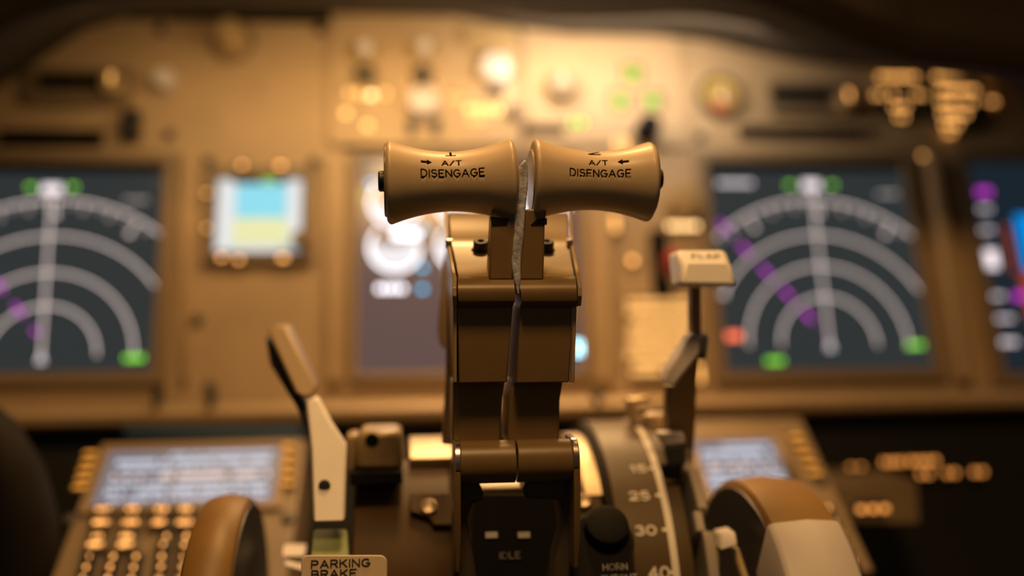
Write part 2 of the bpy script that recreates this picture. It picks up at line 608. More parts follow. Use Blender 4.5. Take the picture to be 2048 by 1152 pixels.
# glareshield: front lip at Y 0.74, underside running back to the panel
lip = [(-700, 420, 430), (-300, 250, 270), (-60, 92, 120), (40, 34, 58), (150, -2, 30), (300, -18, 22), (560, -24, 22), (900, -22, 28), (1040, -18, 52), (1200, -14, 72), (1400, -20, 74), (1520, 4, 84), (1620, 44, 104), (1720, 92, 122), (1830, 126, 132), (1960, 140, 142), (2200, 170, 172), (2800, 260, 262)]
bm = bmesh.new()
rows = []
for px, py, pb in lip:
    f = P(px, py, 0.71)
    o_ = W(px, pb, 0.006)
    back = o_ + PU * (f.x * 1.05 - o_.x)
    topb = back + PV * 0.14
    top = Vector((f.x, 0.70, topb.z))
    rows.append([bm.verts.new(p) for p in (f, back, topb, top, Vector((f.x, 0.697, f.z + 0.02)))])
for r0, r1 in zip(rows, rows[1:]):
    for k in range(5):
        bm.faces.new((r0[k], r1[k], r1[(k + 1) % 5], r0[(k + 1) % 5]))
bm.faces.new(rows[0]); bm.faces.new(rows[-1][::-1])
single('glareshield', bm, 'glareshield_vinyl', 'dark vinyl glareshield arching over the top of the instrument panel', 'glareshield', bevel=0.004)


# ------------------------------------------------------------------ screens
def glyphs(bm, px, py, n, h=0.0, cw=0.0022, ch=0.0034, gap=0.0012):
    """a row of small block characters centred on a pixel of the panel"""
    c = W(px, py, h)
    tw = n * cw + (n - 1) * gap
    for i in range(n):
        q = c + PU * (-tw / 2 + cw / 2 + i * (cw + gap))
        bx(bm, q, cw, ch, 0.0002, (PU, PV, PN))
    return bm


def unit(name, c0, c1, label, cat, screen_mat, frame=16, bez='bezel', group=None, fh=0.006, slanted=None):
    q = urect(c0, c1)
    t = thing(name, W((c0[0] + c1[0]) / 2, c1[1]), label, cat, group)
    bm = bmesh.new()
    prism(bm, [p + PN * 0.0001 for p in q], PN * 0.002)
    s = obj('screen', bm, screen_mat, t)
    s['label'] = 'glowing screen'
    m = frame * 0.00042
    o = [q[0] - PU * m - PV * m, q[1] + PU * m - PV * m, q[2] + PU * m + PV * m, q[3] - PU * m + PV * m]
    bm = bmesh.new()
    lo_in = [bm.verts.new(p) for p in q]
    hi_in = [bm.verts.new(p + PN * fh) for p in q]
    hi_out = [bm.verts.new(p + PN * fh) for p in o]
    lo_out = [bm.verts.new(p) for p in o]
    for k in range(4):
        j = (k + 1) % 4
        bm.faces.new((lo_in[k], lo_in[j], hi_in[j], hi_in[k]))
        bm.faces.new((hi_in[k], hi_in[j], hi_out[j], hi_out[k]))
        bm.faces.new((hi_out[k], hi_out[j], lo_out[j], lo_out[k]))
        bm.faces.new((lo_out[k], lo_out[j], lo_in[j], lo_in[k]))
    obj('bezel', bm, bez, t, 0.0015)
    return t, s


SH = 0.0023       # symbols sit just on the screen glass


def nav_display(c0, c1, label, apex, tip, radii, extra):
    t, s = unit('navigation_display', c0, c1, label, 'screen', 'screen_nav', frame=26)
    bm = bmesh.new(); q = [p + PN * SH for p in urect(c0, c1)]; prism(bm, [q[3] - PV * 0.007, q[2] - PV * 0.007, q[2], q[3]], PN * 0.0003)
    obj('screen_mask', bm, 'black_matte', t)
    q = urect(c0, c1)
    umin, umax = (q[0] - PO).dot(PU) + 0.002, (q[1] - PO).dot(PU) - 0.002
    o = W(*apex, SH)
    tp = W(*tip, SH)
    up = (tp - o).normalized()
    rt = up.cross(PN)
    for i, ry in enumerate(radii):
        rr = (W(tip[0] + (apex[0] - tip[0]) * (ry - tip[1]) / (apex[1] - tip[1]), ry, SH) - o).length
        lim = R(91) if i else R(58)
        bm = bmesh.new()
        n = 96
        wd = 0.0016
        for k in range(n):
            t0, t1 = -lim + 2 * lim * k / n, -lim + 2 * lim * (k + 1) / n
            d0, d1 = up * math.cos(t0) + rt * math.sin(t0), up * math.cos(t1) + rt * math.sin(t1)
            mid = (o + d0 * rr - PO).dot(PU)
            if umin < mid < umax:
                prism(bm, [o + d0 * (rr - wd / 2), o + d0 * (rr + wd / 2), o + d1 * (rr + wd / 2), o + d1 * (rr - wd / 2)], PN * 0.0002)
        obj('compass_arc' if i == 0 else 'range_arc', bm, 'line_grey', s, smooth=False)
        if i == 0:
            for deg in range(-55, 60, 5):
                L = 0.006 if deg % 10 else 0.010
                a = R(deg + 2)
                d = up * math.cos(a) + rt * math.sin(a)
                mid = (o + d * rr - PO).dot(PU)
                if umin < mid < umax:
                    bm = bmesh.new()
                    sd = d.cross(PN)
                    prism(bm, [o + d * rr - sd * 0.0005, o + d * rr + sd * 0.0005, o + d * (rr - L) + sd * 0.0005, o + d * (rr - L) - sd * 0.0005], PN * 0.0002)
                    if deg % 30 == 0:
                        bx(bm, o + d * (rr - 0.013), 0.004, 0.004, 0.0002, (PU, PV, PN))
                    obj('compass_tick', bm, 'line_grey', s, smooth=False)
    bm = bmesh.new()
    prism(bm, [o - rt * 0.0008, o + rt * 0.0008, tp + rt * 0.0008, tp - rt * 0.0008], PN * 0.00022)
    obj('track_line', bm, 'line_grey', s, smooth=False)
    bm = bmesh.new()
    a = 0.0036
    for p0, p1 in ((o + up * a, o - up * a - rt * a * 0.7), (o - up * a - rt * a * 0.7, o - up * a + rt * a * 0.7), (o - up * a + rt * a * 0.7, o + up * a)):
        sd = (p1 - p0).normalized().cross(PN) * 0.0006
        prism(bm, [p0 - sd, p0 + sd, p1 + sd, p1 - sd], PN * 0.00025)
    obj('aircraft_symbol', bm, 'glyph_grey', s, smooth=False)
    bm = bmesh.new()
    bx(bm, tp, 0.016, 0.0075, 0.0002, (PU, PV, PN))
    obj('heading_box', bm, 'glyph_grey', s, smooth=False)
    for nm, fn, m in extra:
        bm = bmesh.new()
        fn(bm)
        obj(nm, bm, m, s, smooth=False)
    return t


def dashes(pts, wd=0.0022, L=0.012, gap=0.014):
    def f(bm):
        a, b = W(*pts[0], SH), W(*pts[1], SH)
        d = (b - a).normalized()
        n = d.cross(PN) * wd / 2
        x = 0.0
        while x < (b - a).length:
            p, q = a + d * x, a + d * min(x + L, (b - a).length)
            prism(bm, [p - n, p + n, q + n, q - n], PN * 0.0003)
            x += L + gap
    return f


nav_display((-120, 330), (303, 744), 'map screen with grey range arcs left of the small standby instrument', (82, 715), (104, 378),
            (400, 472, 545, 612),
            [('track_readout', lambda b: glyphs(b, 62, 374, 2, SH), 'glyph_green'), ('magnetic_readout', lambda b: glyphs(b, 146, 374, 2, SH), 'glyph_green'),
             ('range_readout', lambda b: glyphs(b, 268, 716, 4, SH, 0.0026, 0.004), 'glyph_green'),
             ('time_readout', lambda b: glyphs(b, 272, 400, 5, SH, 0.0018, 0.0018, 0.002), 'line_grey'),
             ('route_line', dashes([(-10, 560), (74, 668)]), 'glyph_magenta')])
nav_display((1410, 328), (1864, 738), 'map screen with grey range arcs and a red mark, right of the flap lever', (1660, 690), (1622, 370),
            (400, 470, 532, 594),
            [('track_readout', lambda b: glyphs(b, 1580, 370, 2, SH), 'glyph_green'), ('magnetic_readout', lambda b: glyphs(b, 1664, 370, 2, SH), 'glyph_green'),
             ('speed_readout', lambda b: glyphs(b, 1470, 366, 7, SH, 0.003, 0.0036, 0.0016), 'glyph_grey'),
             ('time_readout', lambda b: glyphs(b, 1775, 388, 5, SH, 0.002, 0.002, 0.0018), 'line_grey'),
             ('range_readout', lambda b: glyphs(b, 1550, 722, 4, SH, 0.0026, 0.004), 'glyph_green'),
             ('terrain_readout', lambda b: glyphs(b, 1830, 690, 4, SH, 0.0026, 0.004), 'glyph_green'),
             ('red_warning', lambda b: glyphs(b, 1468, 672, 3, SH, 0.003, 0.006), 'glyph_red'),
             ('position_mark', lambda b: (glyphs(b, 1445, 590, 2, SH, 0.003, 0.003),), 'line_grey'),
             ('route_line', dashes([(1438, 444), (1650, 668)], 0.0024), 'glyph_magenta')])

# engine display behind the thrust levers
eng, es_ = unit('engine_display', (718, 318), (1168, 742), 'engine screen with round white gauges behind the thrust lever grips', 'screen', 'screen_engine', frame=16)


def gauge(px, py, fill0, fill1):
    o = W(px, py, SH)
    rr = 0.0208
    bm = bmesh.new()
    arcring(bm, o, PU, PV, rr, 0.0020, R(0), R(-225), PN, 0.0002, 40)
    g = obj('gauge_arc', bm, 'gauge_white', es_, smooth=False)
    bm = bmesh.new()
    vs_ = [o] + [o + (PU * math.cos(t) + PV * math.sin(t)) * (rr - 0.001) for t in [R(fill0 + (fill1 - fill0) * k / 14) for k in range(15)]]
    prism(bm, vs_, PN * 0.00015)
    obj('gauge_sector', bm, 'gauge_fill', es_, smooth=False)
    bm = bmesh.new()
    bx(bm, o + PU * 0.009 + PV * 0.011, 0.022, 0.0055, 0.0003, (PU, PV, PN))
    obj('gauge_readout', bm, 'glyph_white', es_, smooth=False)


for px in (790, 925, 1085):
    gauge(px, 404, 0, -170)
    gauge(px, 494, 20, -190)
for k, (px, py) in enumerate(((845, 458), (845, 535), (845, 578), (742, 366), (990, 535), (990, 458))):
    bm = bmesh.new(); glyphs(bm, px, py, 2, SH, 0.0016, 0.0036, 0.0008)
    obj('engine_readout', bm, 'glyph_cyan', es_, smooth=False)
for px in (782, 925):
    bm = bmesh.new(); glyphs(bm, px, 577, 4, SH, 0.0038, 0.0045, 0.0022)
    obj('flow_readout', bm, 'glyph_white', es_, smooth=False)
bm = bmesh.new(); glyphs(bm, 1155, 696, 2, SH, 0.0024, 0.011, 0.001)
obj('flap_readout', bm, 'glyph_bright_cyan', es_, smooth=False)
bm = bmesh.new(); glyphs(bm, 726, 393, 1, SH, 0.002, 0.003)
obj('limit_readout', bm, 'glyph_green', es_, smooth=False)

# right primary flight display, cut by the frame
pfd, ps = unit('flight_display', (1930, 328), (2420, 742), 'flight screen with a blue horizon at the far right edge', 'screen', 'screen_attitude', frame=26)


def pg(nm, m, fn):
    bm = bmesh.new(); fn(bm)
    obj(nm, bm, m, ps, smooth=False)


pg('mode_readout', 'glyph_magenta', lambda b: glyphs(b, 1968, 384, 3, SH, 0.0036, 0.006, 0.001))
for px, py, n, hh in ((1970, 418, 3, 0.003), (1974, 460, 3, 0.003), (1996, 592, 3, 0.003), (2010, 637, 4, 0.003), (2014, 684, 5, 0.004)):
    pg('speed_readout', 'glyph_grey', lambda b: glyphs(b, px, py, n, SH, 0.0026, hh, 0.0012))
pg('speed_box', 'glyph_grey', lambda b: (glyphs(b, 1982, 518, 1, SH, 0.012, 0.017),))
pg('selected_speed', 'glyph_magenta', lambda b: glyphs(b, 2042, 592, 3, SH, 0.0036, 0.006, 0.001))
bm = bmesh.new(); prism(bm, urect((2028, 430), (2330, 540), SH), PN * 0.0003)
obj('sky_field', bm, 'attitude_blue', ps, smooth=False)
bm = bmesh.new(); prism(bm, urect((2014, 450), (2026, 545), SH), PN * 0.0003)
obj('speed_limit_bar', bm, 'attitude_red', ps, smooth=False)
bm = bmesh.new(); prism(bm, urect((2040, 545), (2330, 640), SH), PN * 0.0003)
obj('ground_field', bm, 'attitude_red', ps, smooth=False)

# standby instrument with lit buttons
isfd, is_ = unit('standby_instrument', (438, 360), (602, 506), 'small square standby instrument with pale blue screen and lit buttons', 'instrument', 'screen_standby', frame=24, bez='panel_dark_paint', fh=0.006)
for nm, m, c0, c1 in (('sky_field', 'sky_blue', (474, 368), (572, 436)), ('ground_field', 'horizon_yellow', (464, 436), (580, 488)),
                      ('speed_tape', 'tape_white', (440, 362), (466, 500)), ('altitude_tape', 'tape_white', (576, 362), (600, 480)),
                      ('heading_strip', 'tape_white', (470, 490), (560, 503))):
    bm = bmesh.new(); prism(bm, urect(c0, c1, SH), PN * 0.0003)
    obj(nm, bm, m, is_, smooth=False)
bm = bmesh.new(); prism(bm, urect((466, 350), (574, 368), SH + 0.0002), PN * 0.0004)
obj('top_strip', bm, 'bezel_black', is_, smooth=False)
bm = bmesh.new(); glyphs(bm, 538, 362, 3, SH + 0.0008, 0.0026, 0.0026, 0.0012)
obj('mode_readout', bm, 'glyph_green', is_, smooth=False)
for px, py in ((484, 330), (561, 331), (414, 386), (414, 456), (443, 514), (478, 519), (566, 516)):
    bm = bmesh.new()
    bx(bm, W(px, py, 0.0075), 0.009, 0.0065, 0.003, (PU, PV, PN))
    bt = obj('button', bm, 'dark_grey', isfd, 0.0006)
    bm = bmesh.new()
    big = px in (484, 561, 566)
    bx(bm, W(px, py, 0.0092), 0.0060 if big and px != 484 else 0.004, 0.0030, 0.0004, (PU, PV, PN))
    obj('legend', bm, 'amber_soft' if px < 420 else 'amber_legend', bt, smooth=False)
bm = bmesh.new(); lathe(bm, W(601, 484, 0.005), PN, [(0, 0.0065), (0.012, 0.006), (0.013, 0.005)], 28)
obj('knob', bm, 'bezel', isfd)


# ------------------------------------------------------------------ panel controls
def knob(name, px, py, r, h, m, label, cat='knob', group=None, pointer=None, skirt=None):
    t = thing(name, W(px, py), label, cat, group)
    c = W(px, py, 0.0005)
    if skirt:
        bm = bmesh.new(); lathe(bm, c, PN, [(0, r * 1.5), (0.003, r * 1.5), (0.004, r * 1.4)], 32)
        obj('skirt', bm, skirt, t)
    bm = bmesh.new()
    lathe(bm, c + PN * 0.003, PN, [(0, r * 1.05), (h * 0.3, r), (h * 0.85, r * 0.92), (h * 0.97, r * 0.86), (h, r * 0.7)], 32)
    obj('cap', bm, m, t)
    if pointer:
        bm = bmesh.new(); bx(bm, c + PN * (h + 0.0032) + PV * r * 0.35, 0.0022, r * 0.9, 0.0006, (PU, PV, PN))
        obj('pointer', bm, pointer, t)
    return t


def plate(name, c0, c1, h, m, label, cat, group=None, rad=0.003):
    bm = bmesh.new(); prism(bm, rounded(urect(c0, c1), rad), PN * h)
    return single(name, bm, m, label, cat, group, 0.0006)


def lit(name, c, sx, sy, label, cat='indicator light', m='amber_soft', body='dark_grey', group=None, h=0.004, n=1):
    """lit caption: a housing with glowing characters"""
    t = thing(name, W(*c), label, cat, group)
    bm = bmesh.new(); bx(bm, W(*c, h / 2), sx * 1.25, sy * 1.5, h, (PU, PV, PN))
    obj('housing', bm, body, t, 0.0008)
    bm = bmesh.new()
    o = W(*c, h + 0.0002)
    cw = sx / (n * 1.4)
    for i in range(n):
        bx(bm, o + PU * (-sx / 2 + cw / 2 + i * (sx - cw) / max(1, n - 1) if n > 1 else 0), cw, sy, 0.0004, (PU, PV, PN))
    obj('legend', bm, m, t, smooth=False)
    return t


# captain's side selector recess
def recess(name, c0, c1, label, windows):
    t = thing(name, W((c0[0] + c1[0]) / 2, c1[1]), label, 'display window')
    bm = bmesh.new(); prism(bm, rounded(urect(c0, c1), 0.006), PN * 0.006)
    obj('frame', bm, 'panel_dark_paint', t, 0.001)
    for a, b in windows:
        bm = bmesh.new(); prism(bm, rounded(urect(a, b, 0.0061), 0.002), PN * 0.0015)
        obj('window', bm, 'black_matte', t)
    return t


recess('selector_unit', (58, 140), (262, 216), 'dark rounded selector unit at the upper left of the panel', [((80, 148), (158, 180)), ((164, 148), (208, 180))])
knob('display_selector', 232, 182, 0.010, 0.014, 'lever_paint', 'tan selector knob at the right end of the upper left selector unit', pointer='amber_soft')
lit('toggle_cover', (262, 250), 0.012, 0.016, 'black switch cover below the upper left selector knob', 'switch', 'black_plastic', 'black_plastic', h=0.012)
knob('dimmer_control', 332, 168, 0.0095, 0.011, 'cream_paint', 'small pale dimmer knob between the upper left selector unit and the bare panel area')
knob('map_light_control', 466, 88, 0.013, 0.022, 'lever_paint', 'round tan knob with dark skirt alone near the top left of the panel', skirt='bezel')

# centre cluster
GC = 'control clusters on the upper centre panel'
for nm, px, py, lb in (('light_switch', 730, 108, 'tan rectangular selector at the top of the leftmost column of the centre panel'),
                       ('light_switch', 848, 106, 'tan rectangular selector at the top of the second column of the centre panel')):
    t = thing(nm, W(px, py), lb, 'switch', 'rectangular selectors on the centre panel')
    bm = bmesh.new(); prism(bm, rounded(urect((px - 34, py - 24), (px + 30, py + 22), 0.004), 0.004), PN * 0.004)
    obj('base', bm, 'lever_paint', t, 0.0008)
    bm = bmesh.new(); cyl(bm, W(px, py, 0.008), W(px, py, 0.008) + PN * 0.014, 0.0045, 0.006, ch=0.001)
    obj('toggle', bm, 'cream_paint', t)
knob('brake_selector_control', 732, 158, 0.009, 0.012, 'drum_paint', 'dark knob under the top selector in the leftmost centre panel column', skirt='lever_paint')
knob('position_selector_control', 845, 158, 0.008, 0.012, 'drum_paint', 'dark knob with amber marks in the second centre panel column', skirt='bezel')
knob('fuel_flow_control', 846, 214, 0.014, 0.013, 'cream_paint', 'large pale knob at the foot of the second centre panel column', pointer='bezel')
lit('caption_light', (735, 186), 0.036, 0.007, 'wide bright lit caption in the leftmost centre panel column', m='amber_soft', n=5, body='bezel')
lit('caption_light', (742, 190), 0.010, 0.005, 'whitish lit caption beneath the wide amber one in the leftmost column', m='amber_bright', body='bezel', h=0.006)
lit('caption_light', (692, 226), 0.008, 0.005, 'round amber glow at the lower left of the centre panel', m='amber_legend', body='bezel')
lit('caption_light', (735, 251), 0.008, 0.005, 'round amber glow lowest in the leftmost centre panel column', m='amber_legend', body='bezel')
for px, py, lb in ((822, 158, 'amber caption left of the dark knob in the second column'), (868, 160, 'amber caption right of the dark knob in the second column'), (845, 184, 'amber caption above the large pale knob')):
    lit('caption_light', (px, py), 0.006, 0.004, lb, m='amber_soft', body='bezel')
for px, lb in ((824, 'dark slot switch left under the large pale knob'), (870, 'dark slot switch right under the large pale knob')):
    plate('slot_switch', (px - 10, 244), (px + 10, 274), 0.009, 'bezel_black', lb, 'switch', 'slot switches')
plate('selector_plate', (925, 66), (1028, 104), 0.010, 'lever_paint', 'pale rectangular plate at the top right of the centre panel', 'switch')
plate('selector_plate', (942, 108), (1006, 122), 0.007, 'panel_dark_paint', 'narrow dark plate under the pale rectangular one', 'plate')
knob('landing_flap_control', 990, 150, 0.015, 0.014, 'cream_paint', 'large pale knob in the third centre panel column', pointer='bezel', skirt='lever_paint')
plate('lock_plate', (972, 184), (1006, 200), 0.009, 'drum_paint', 'small dark plate under the large pale knob of the third column', 'plate')
for px, py, sx, m, lb in ((912, 196, 0.014, 'amber_soft', 'soft amber caption left of the lowest knob of the third column'), (968, 218, 0.030, 'amber_legend', 'wide amber caption low in the third centre panel column'),
                          (955, 238, 0.014, 'amber_soft', 'amber caption just below the wide one of the third column')):
    lit('caption_light', (px, py), sx, 0.006, lb, m=m, body='bezel', n=4)
knob('small_control', 1026, 232, 0.006, 0.010, 'drum_paint', 'small dark knob at the lower right corner of the centre panel')
knob('autobrake_control', 1120, 184, 0.013, 0.015, 'bezel', 'brown knob ringed by yellow marks right of the centre panel', skirt='lever_paint', pointer='cream_paint')
for k in range(8):
    a = R(200 - k * 38)
    px, py = 1122 + 36 * math.cos(a), 184 - 34 * math.sin(a)
    where = ('left', 'upper left', 'top left', 'top right', 'upper right', 'right', 'lower right', 'lower')[k]
    lit('position_light', (px, py), 0.0045, 0.0032, 'small yellow position mark on the %s side of the brown ringed knob' % where, m='amber_soft', body='bezel', group='position marks around the ringed knob')
lit('armed_light', (1155, 246), 0.013, 0.006, 'green lit caption below the brown ringed knob', m='glyph_green', body='bezel', n=2)
lit('gear_light', (1265, 148), 0.017, 0.013, 'green gear light, uppermost of the three in a triangle', m='lamp_green', body='panel_dark_paint', group='gear lights')
lit('gear_light', (1240, 202), 0.017, 0.013, 'green gear light, lower left of the three in a triangle', m='lamp_green', body='panel_dark_paint', group='gear lights')
lit('gear_light', (1304, 202), 0.017, 0.013, 'green gear light, lower right of the three in a triangle', m='lamp_green', body='panel_dark_paint', group='gear lights')

# brake pressure gauge
t = thing('pressure_gauge', W(1438, 196), 'round pressure gauge with yellow and red arcs left of the right map screen top', 'gauge')
c = W(1438, 196)
bm = bmesh.new(); lathe(bm, c, PN, [(0, 0.021), (0.006, 0.021), (0.008, 0.0195), (0.0082, 0.017), (0.004, 0.0165)], 40)
obj('case', bm, 'drum_paint', t)
bm = bmesh.new(); lathe(bm, c + PN * 0.004, PN, [(0, 0.0165), (0.001, 0.0165)], 40)
obj('dial', bm, 'gauge_face', t)
bm = bmesh.new(); arcring(bm, c + PN * 0.0051, PU, PV, 0.0140, 0.004, R(20), R(215), PN, 0.0003)
obj('yellow_arc', bm, 'gauge_yellow', t)
bm = bmesh.new(); arcring(bm, c + PN * 0.0051, PU, PV, 0.0135, 0.005, R(218), R(290), PN, 0.0003)
obj('red_arc', bm, 'gauge_red', t)
bm = bmesh.new(); bx(bm, c + PN * 0.0058 + PU * 0.002 + PV * 0.003, 0.002, 0.014, 0.0004, (PU, PV, PN))
obj('needle', bm, 'white_ink', t)

recess('selector_unit', (1530, 166), (1712, 236), 'dark rounded selector unit above the right map screen', [((1542, 176), (1662, 206))])
knob('display_selector', 1684, 212, 0.009, 0.013, 'lever_paint', 'tan knob with amber glow on the selector unit above the right map screen', pointer='amber_legend')

# gear lever with its column of lights and the lit placard
knob('override_control', 1290, 268, 0.0105, 0.020, 'black_matte', 'round black knob below the three green gear lights', 'knob')
lit('caption_light', (1243, 290), 0.012, 0.012, 'faint amber caption left of the round black knob under the gear lights', m='amber_soft', body='panel_paint', n=2)
t = thing('gear_lever', W(1322, 560), 'landing gear lever with dark slot and red wheel-shaped grip beside the flap lever', 'lever')
bm = bmesh.new(); prism(bm, rounded(urect((1296, 462), (1344, 600)), 0.004), PN * 0.004)
obj('slot_plate', bm, 'black_matte', t, 0.0008)
bm = bmesh.new(); c = W(1322, 556, 0.004); cyl(bm, c, c + PN * 0.035, 0.004)
obj('shaft', bm, 'dark_grey', t)
bm = bmesh.new(); lathe(bm, c + PN * 0.040 - PU * 0.006, PU, [(0, 0.008), (0.001, 0.010), (0.011, 0.010), (0.012, 0.008)], 28)
obj('grip', bm, 'red_plastic', t)
lit('caption_light', (1230, 446), 0.007, 0.014, 'tall amber caption left of the gear lever slot, the upper one', m='amber_soft', body='bezel', n=1)
lit('caption_light', (1265, 521), 0.006, 0.005, 'round amber caption left of the gear lever slot, the lower one', m='amber_legend', body='bezel')
knob('temperature_control', 1362, 412, 0.014, 0.012, 'lever_paint', 'tan knob above the bright flat caption right of the gear lever')
lit('caption_light', (1366, 452), 0.026, 0.004, 'flat bright caption between the tan knob and the flap lever grip', m='amber_bright', body='bezel', n=5)
t = thing('limit_placard', W(1316, 760), 'amber backlit placard covered in lines of small text left of the flap lever arm', 'placard')
bm = bmesh.new(); prism(bm, rounded(urect((1244, 592), (1404, 762)), 0.003), PN * 0.003)
obj('plate', bm, 'bezel', t, 0.0006)
rnd = random.Random(4)
for k in range(9):
    bm = bmesh.new()
    y = 604 + k * 17.5
    x0 = 1256 + rnd.choice((0, 4, 14))
    x1 = 1392 - rnd.choice((0, 0, 10, 26))
    if k == 8:
        x0, x1 = 1266, 1320
    a, b = W(x0, y, 0.0031), W(x1, y, 0.0031)
    x = 0.0
    while x < (b - a).length:
        cw = rnd.uniform(0.0012, 0.0024)
        bx(bm, a + PU * x, cw, 0.0042, 0.0004, (PU, PV, PN))
        x += cw + 0.0013
    obj('text_line', bm, 'placard_legend', t, smooth=False)
lit('caption_light', (1400, 748), 0.005, 0.014, 'small amber caption at the lower right of the backlit placard', m='amber_soft', body='bezel')

# right hand selector panels with lit lettering
def ring_selector(c, r, spec, label):
    t = thing('rotary_selector', W(*c), label, 'selector')
    bm = bmesh.new(); q = W(*c)
    lathe(bm, q, PN, [(0, r * 1.25), (0.003, r * 1.25), (0.004, r * 1.2)], 36)
    obj('plate', bm, 'dark_grey', t)
    bm = bmesh.new(); lathe(bm, q + PN * 0.004, PN, [(0, r * 0.24), (0.006, r * 0.22), (0.007, r * 0.18)], 28)
    obj('cap', bm, 'panel_paint', t)
    for px, py, sx, n in spec:
        bm = bmesh.new()
        o = W(px, py, 0.0046)
        cw = sx / (n * 1.5)
        for i in range(n):
            bx(bm, o + PU * (-sx / 2 + cw / 2 + i * (sx - cw) / max(1, n - 1)), cw, 0.0036, 0.0004, (PU, PV, PN))
        obj('legend', bm, 'amber_ring', t, smooth=False)


ring_selector((1796, 196), 0.020, [(1795, 154, 0.036, 6), (1757, 190, 0.009, 2), (1838, 190, 0.009, 2), (1797, 190, 0.014, 3), (1800, 214, 0.014, 3), (1802, 234, 0.008, 2)],
              'smaller ringed rotary selector with amber lettering, left of the larger one')
ring_selector((1912, 204), 0.026, [(1928, 155, 0.058, 9), (1915, 180, 0.036, 6), (1912, 206, 0.034, 6), (1908, 229, 0.026, 5), (1902, 249, 0.016, 3), (1899, 266, 0.007, 2), (1984, 203, 0.007, 2)],
              'larger ringed rotary selector with amber lettering at the far right of the panel')
lit('caption_light', (1846, 312), 0.006, 0.004, 'small amber glow under the ringed rotary selectors', m='amber_soft')

# right lower black panel captions
lowt = [((1712, 936), 0.012, 2, 'lone amber caption leftmost on the black lower right panel'), ((1786, 924), 0.018, 4, 'first of the joined amber captions on the black lower right panel'),
        ((1846, 922), 0.024, 4, 'second of the joined amber captions on the black lower right panel'), ((1850, 948), 0.010, 2, 'amber caption under the joined pair on the lower right panel'),
        ((1902, 946), 0.010, 2, 'amber caption right of the joined pair on the lower right panel'), ((1957, 944), 0.010, 2, 'rightmost amber caption on the black lower right panel'),
        ((1746, 1018), 0.022, 3, 'amber caption on the brown box at the lower right'), ]
EL = (Vector((1, 0, 0)), Vector((0, 0.42, 0.9)).normalized(), Vector((0, -0.9, 0.42)).normalized())
t = thing('side_console', P(1735, 1050, 0.70), 'dim brown console box at the lower right behind the right keypad unit', 'console')
bm = bmesh.new()
prism(bm, [P(1600, 968, 0.70), P(1838, 962, 0.70), P(1846, 1052, 0.68), P(1660, 1052, 0.68)], (0, 0.06, 0))
obj('body', bm, 'console_paint', t, 0.003)
for c, sx, n, lb in lowt:
    Y = 0.765 if c[1] < 1000 else 0.672
    o = P(*c, Y)
    tt = thing('caption_light', o, lb, 'indicator light')
    bm = bmesh.new(); bx(bm, o + Vector((0, 0.0045, 0)), sx * 1.1, 0.010, 0.0045, EL)
    obj('housing', bm, 'black_plastic', tt, 0.0008)
    bm = bmesh.new()
    cw = sx / (n * 1.5)
    for i in range(n):
        bx(bm, o + Vector((-sx / 2 + cw / 2 + i * (sx - cw) / max(1, n - 1), 0, 0)), cw, 0.0036, 0.0006, EL)
    obj('legend', bm, 'amber_low', tt, smooth=False)


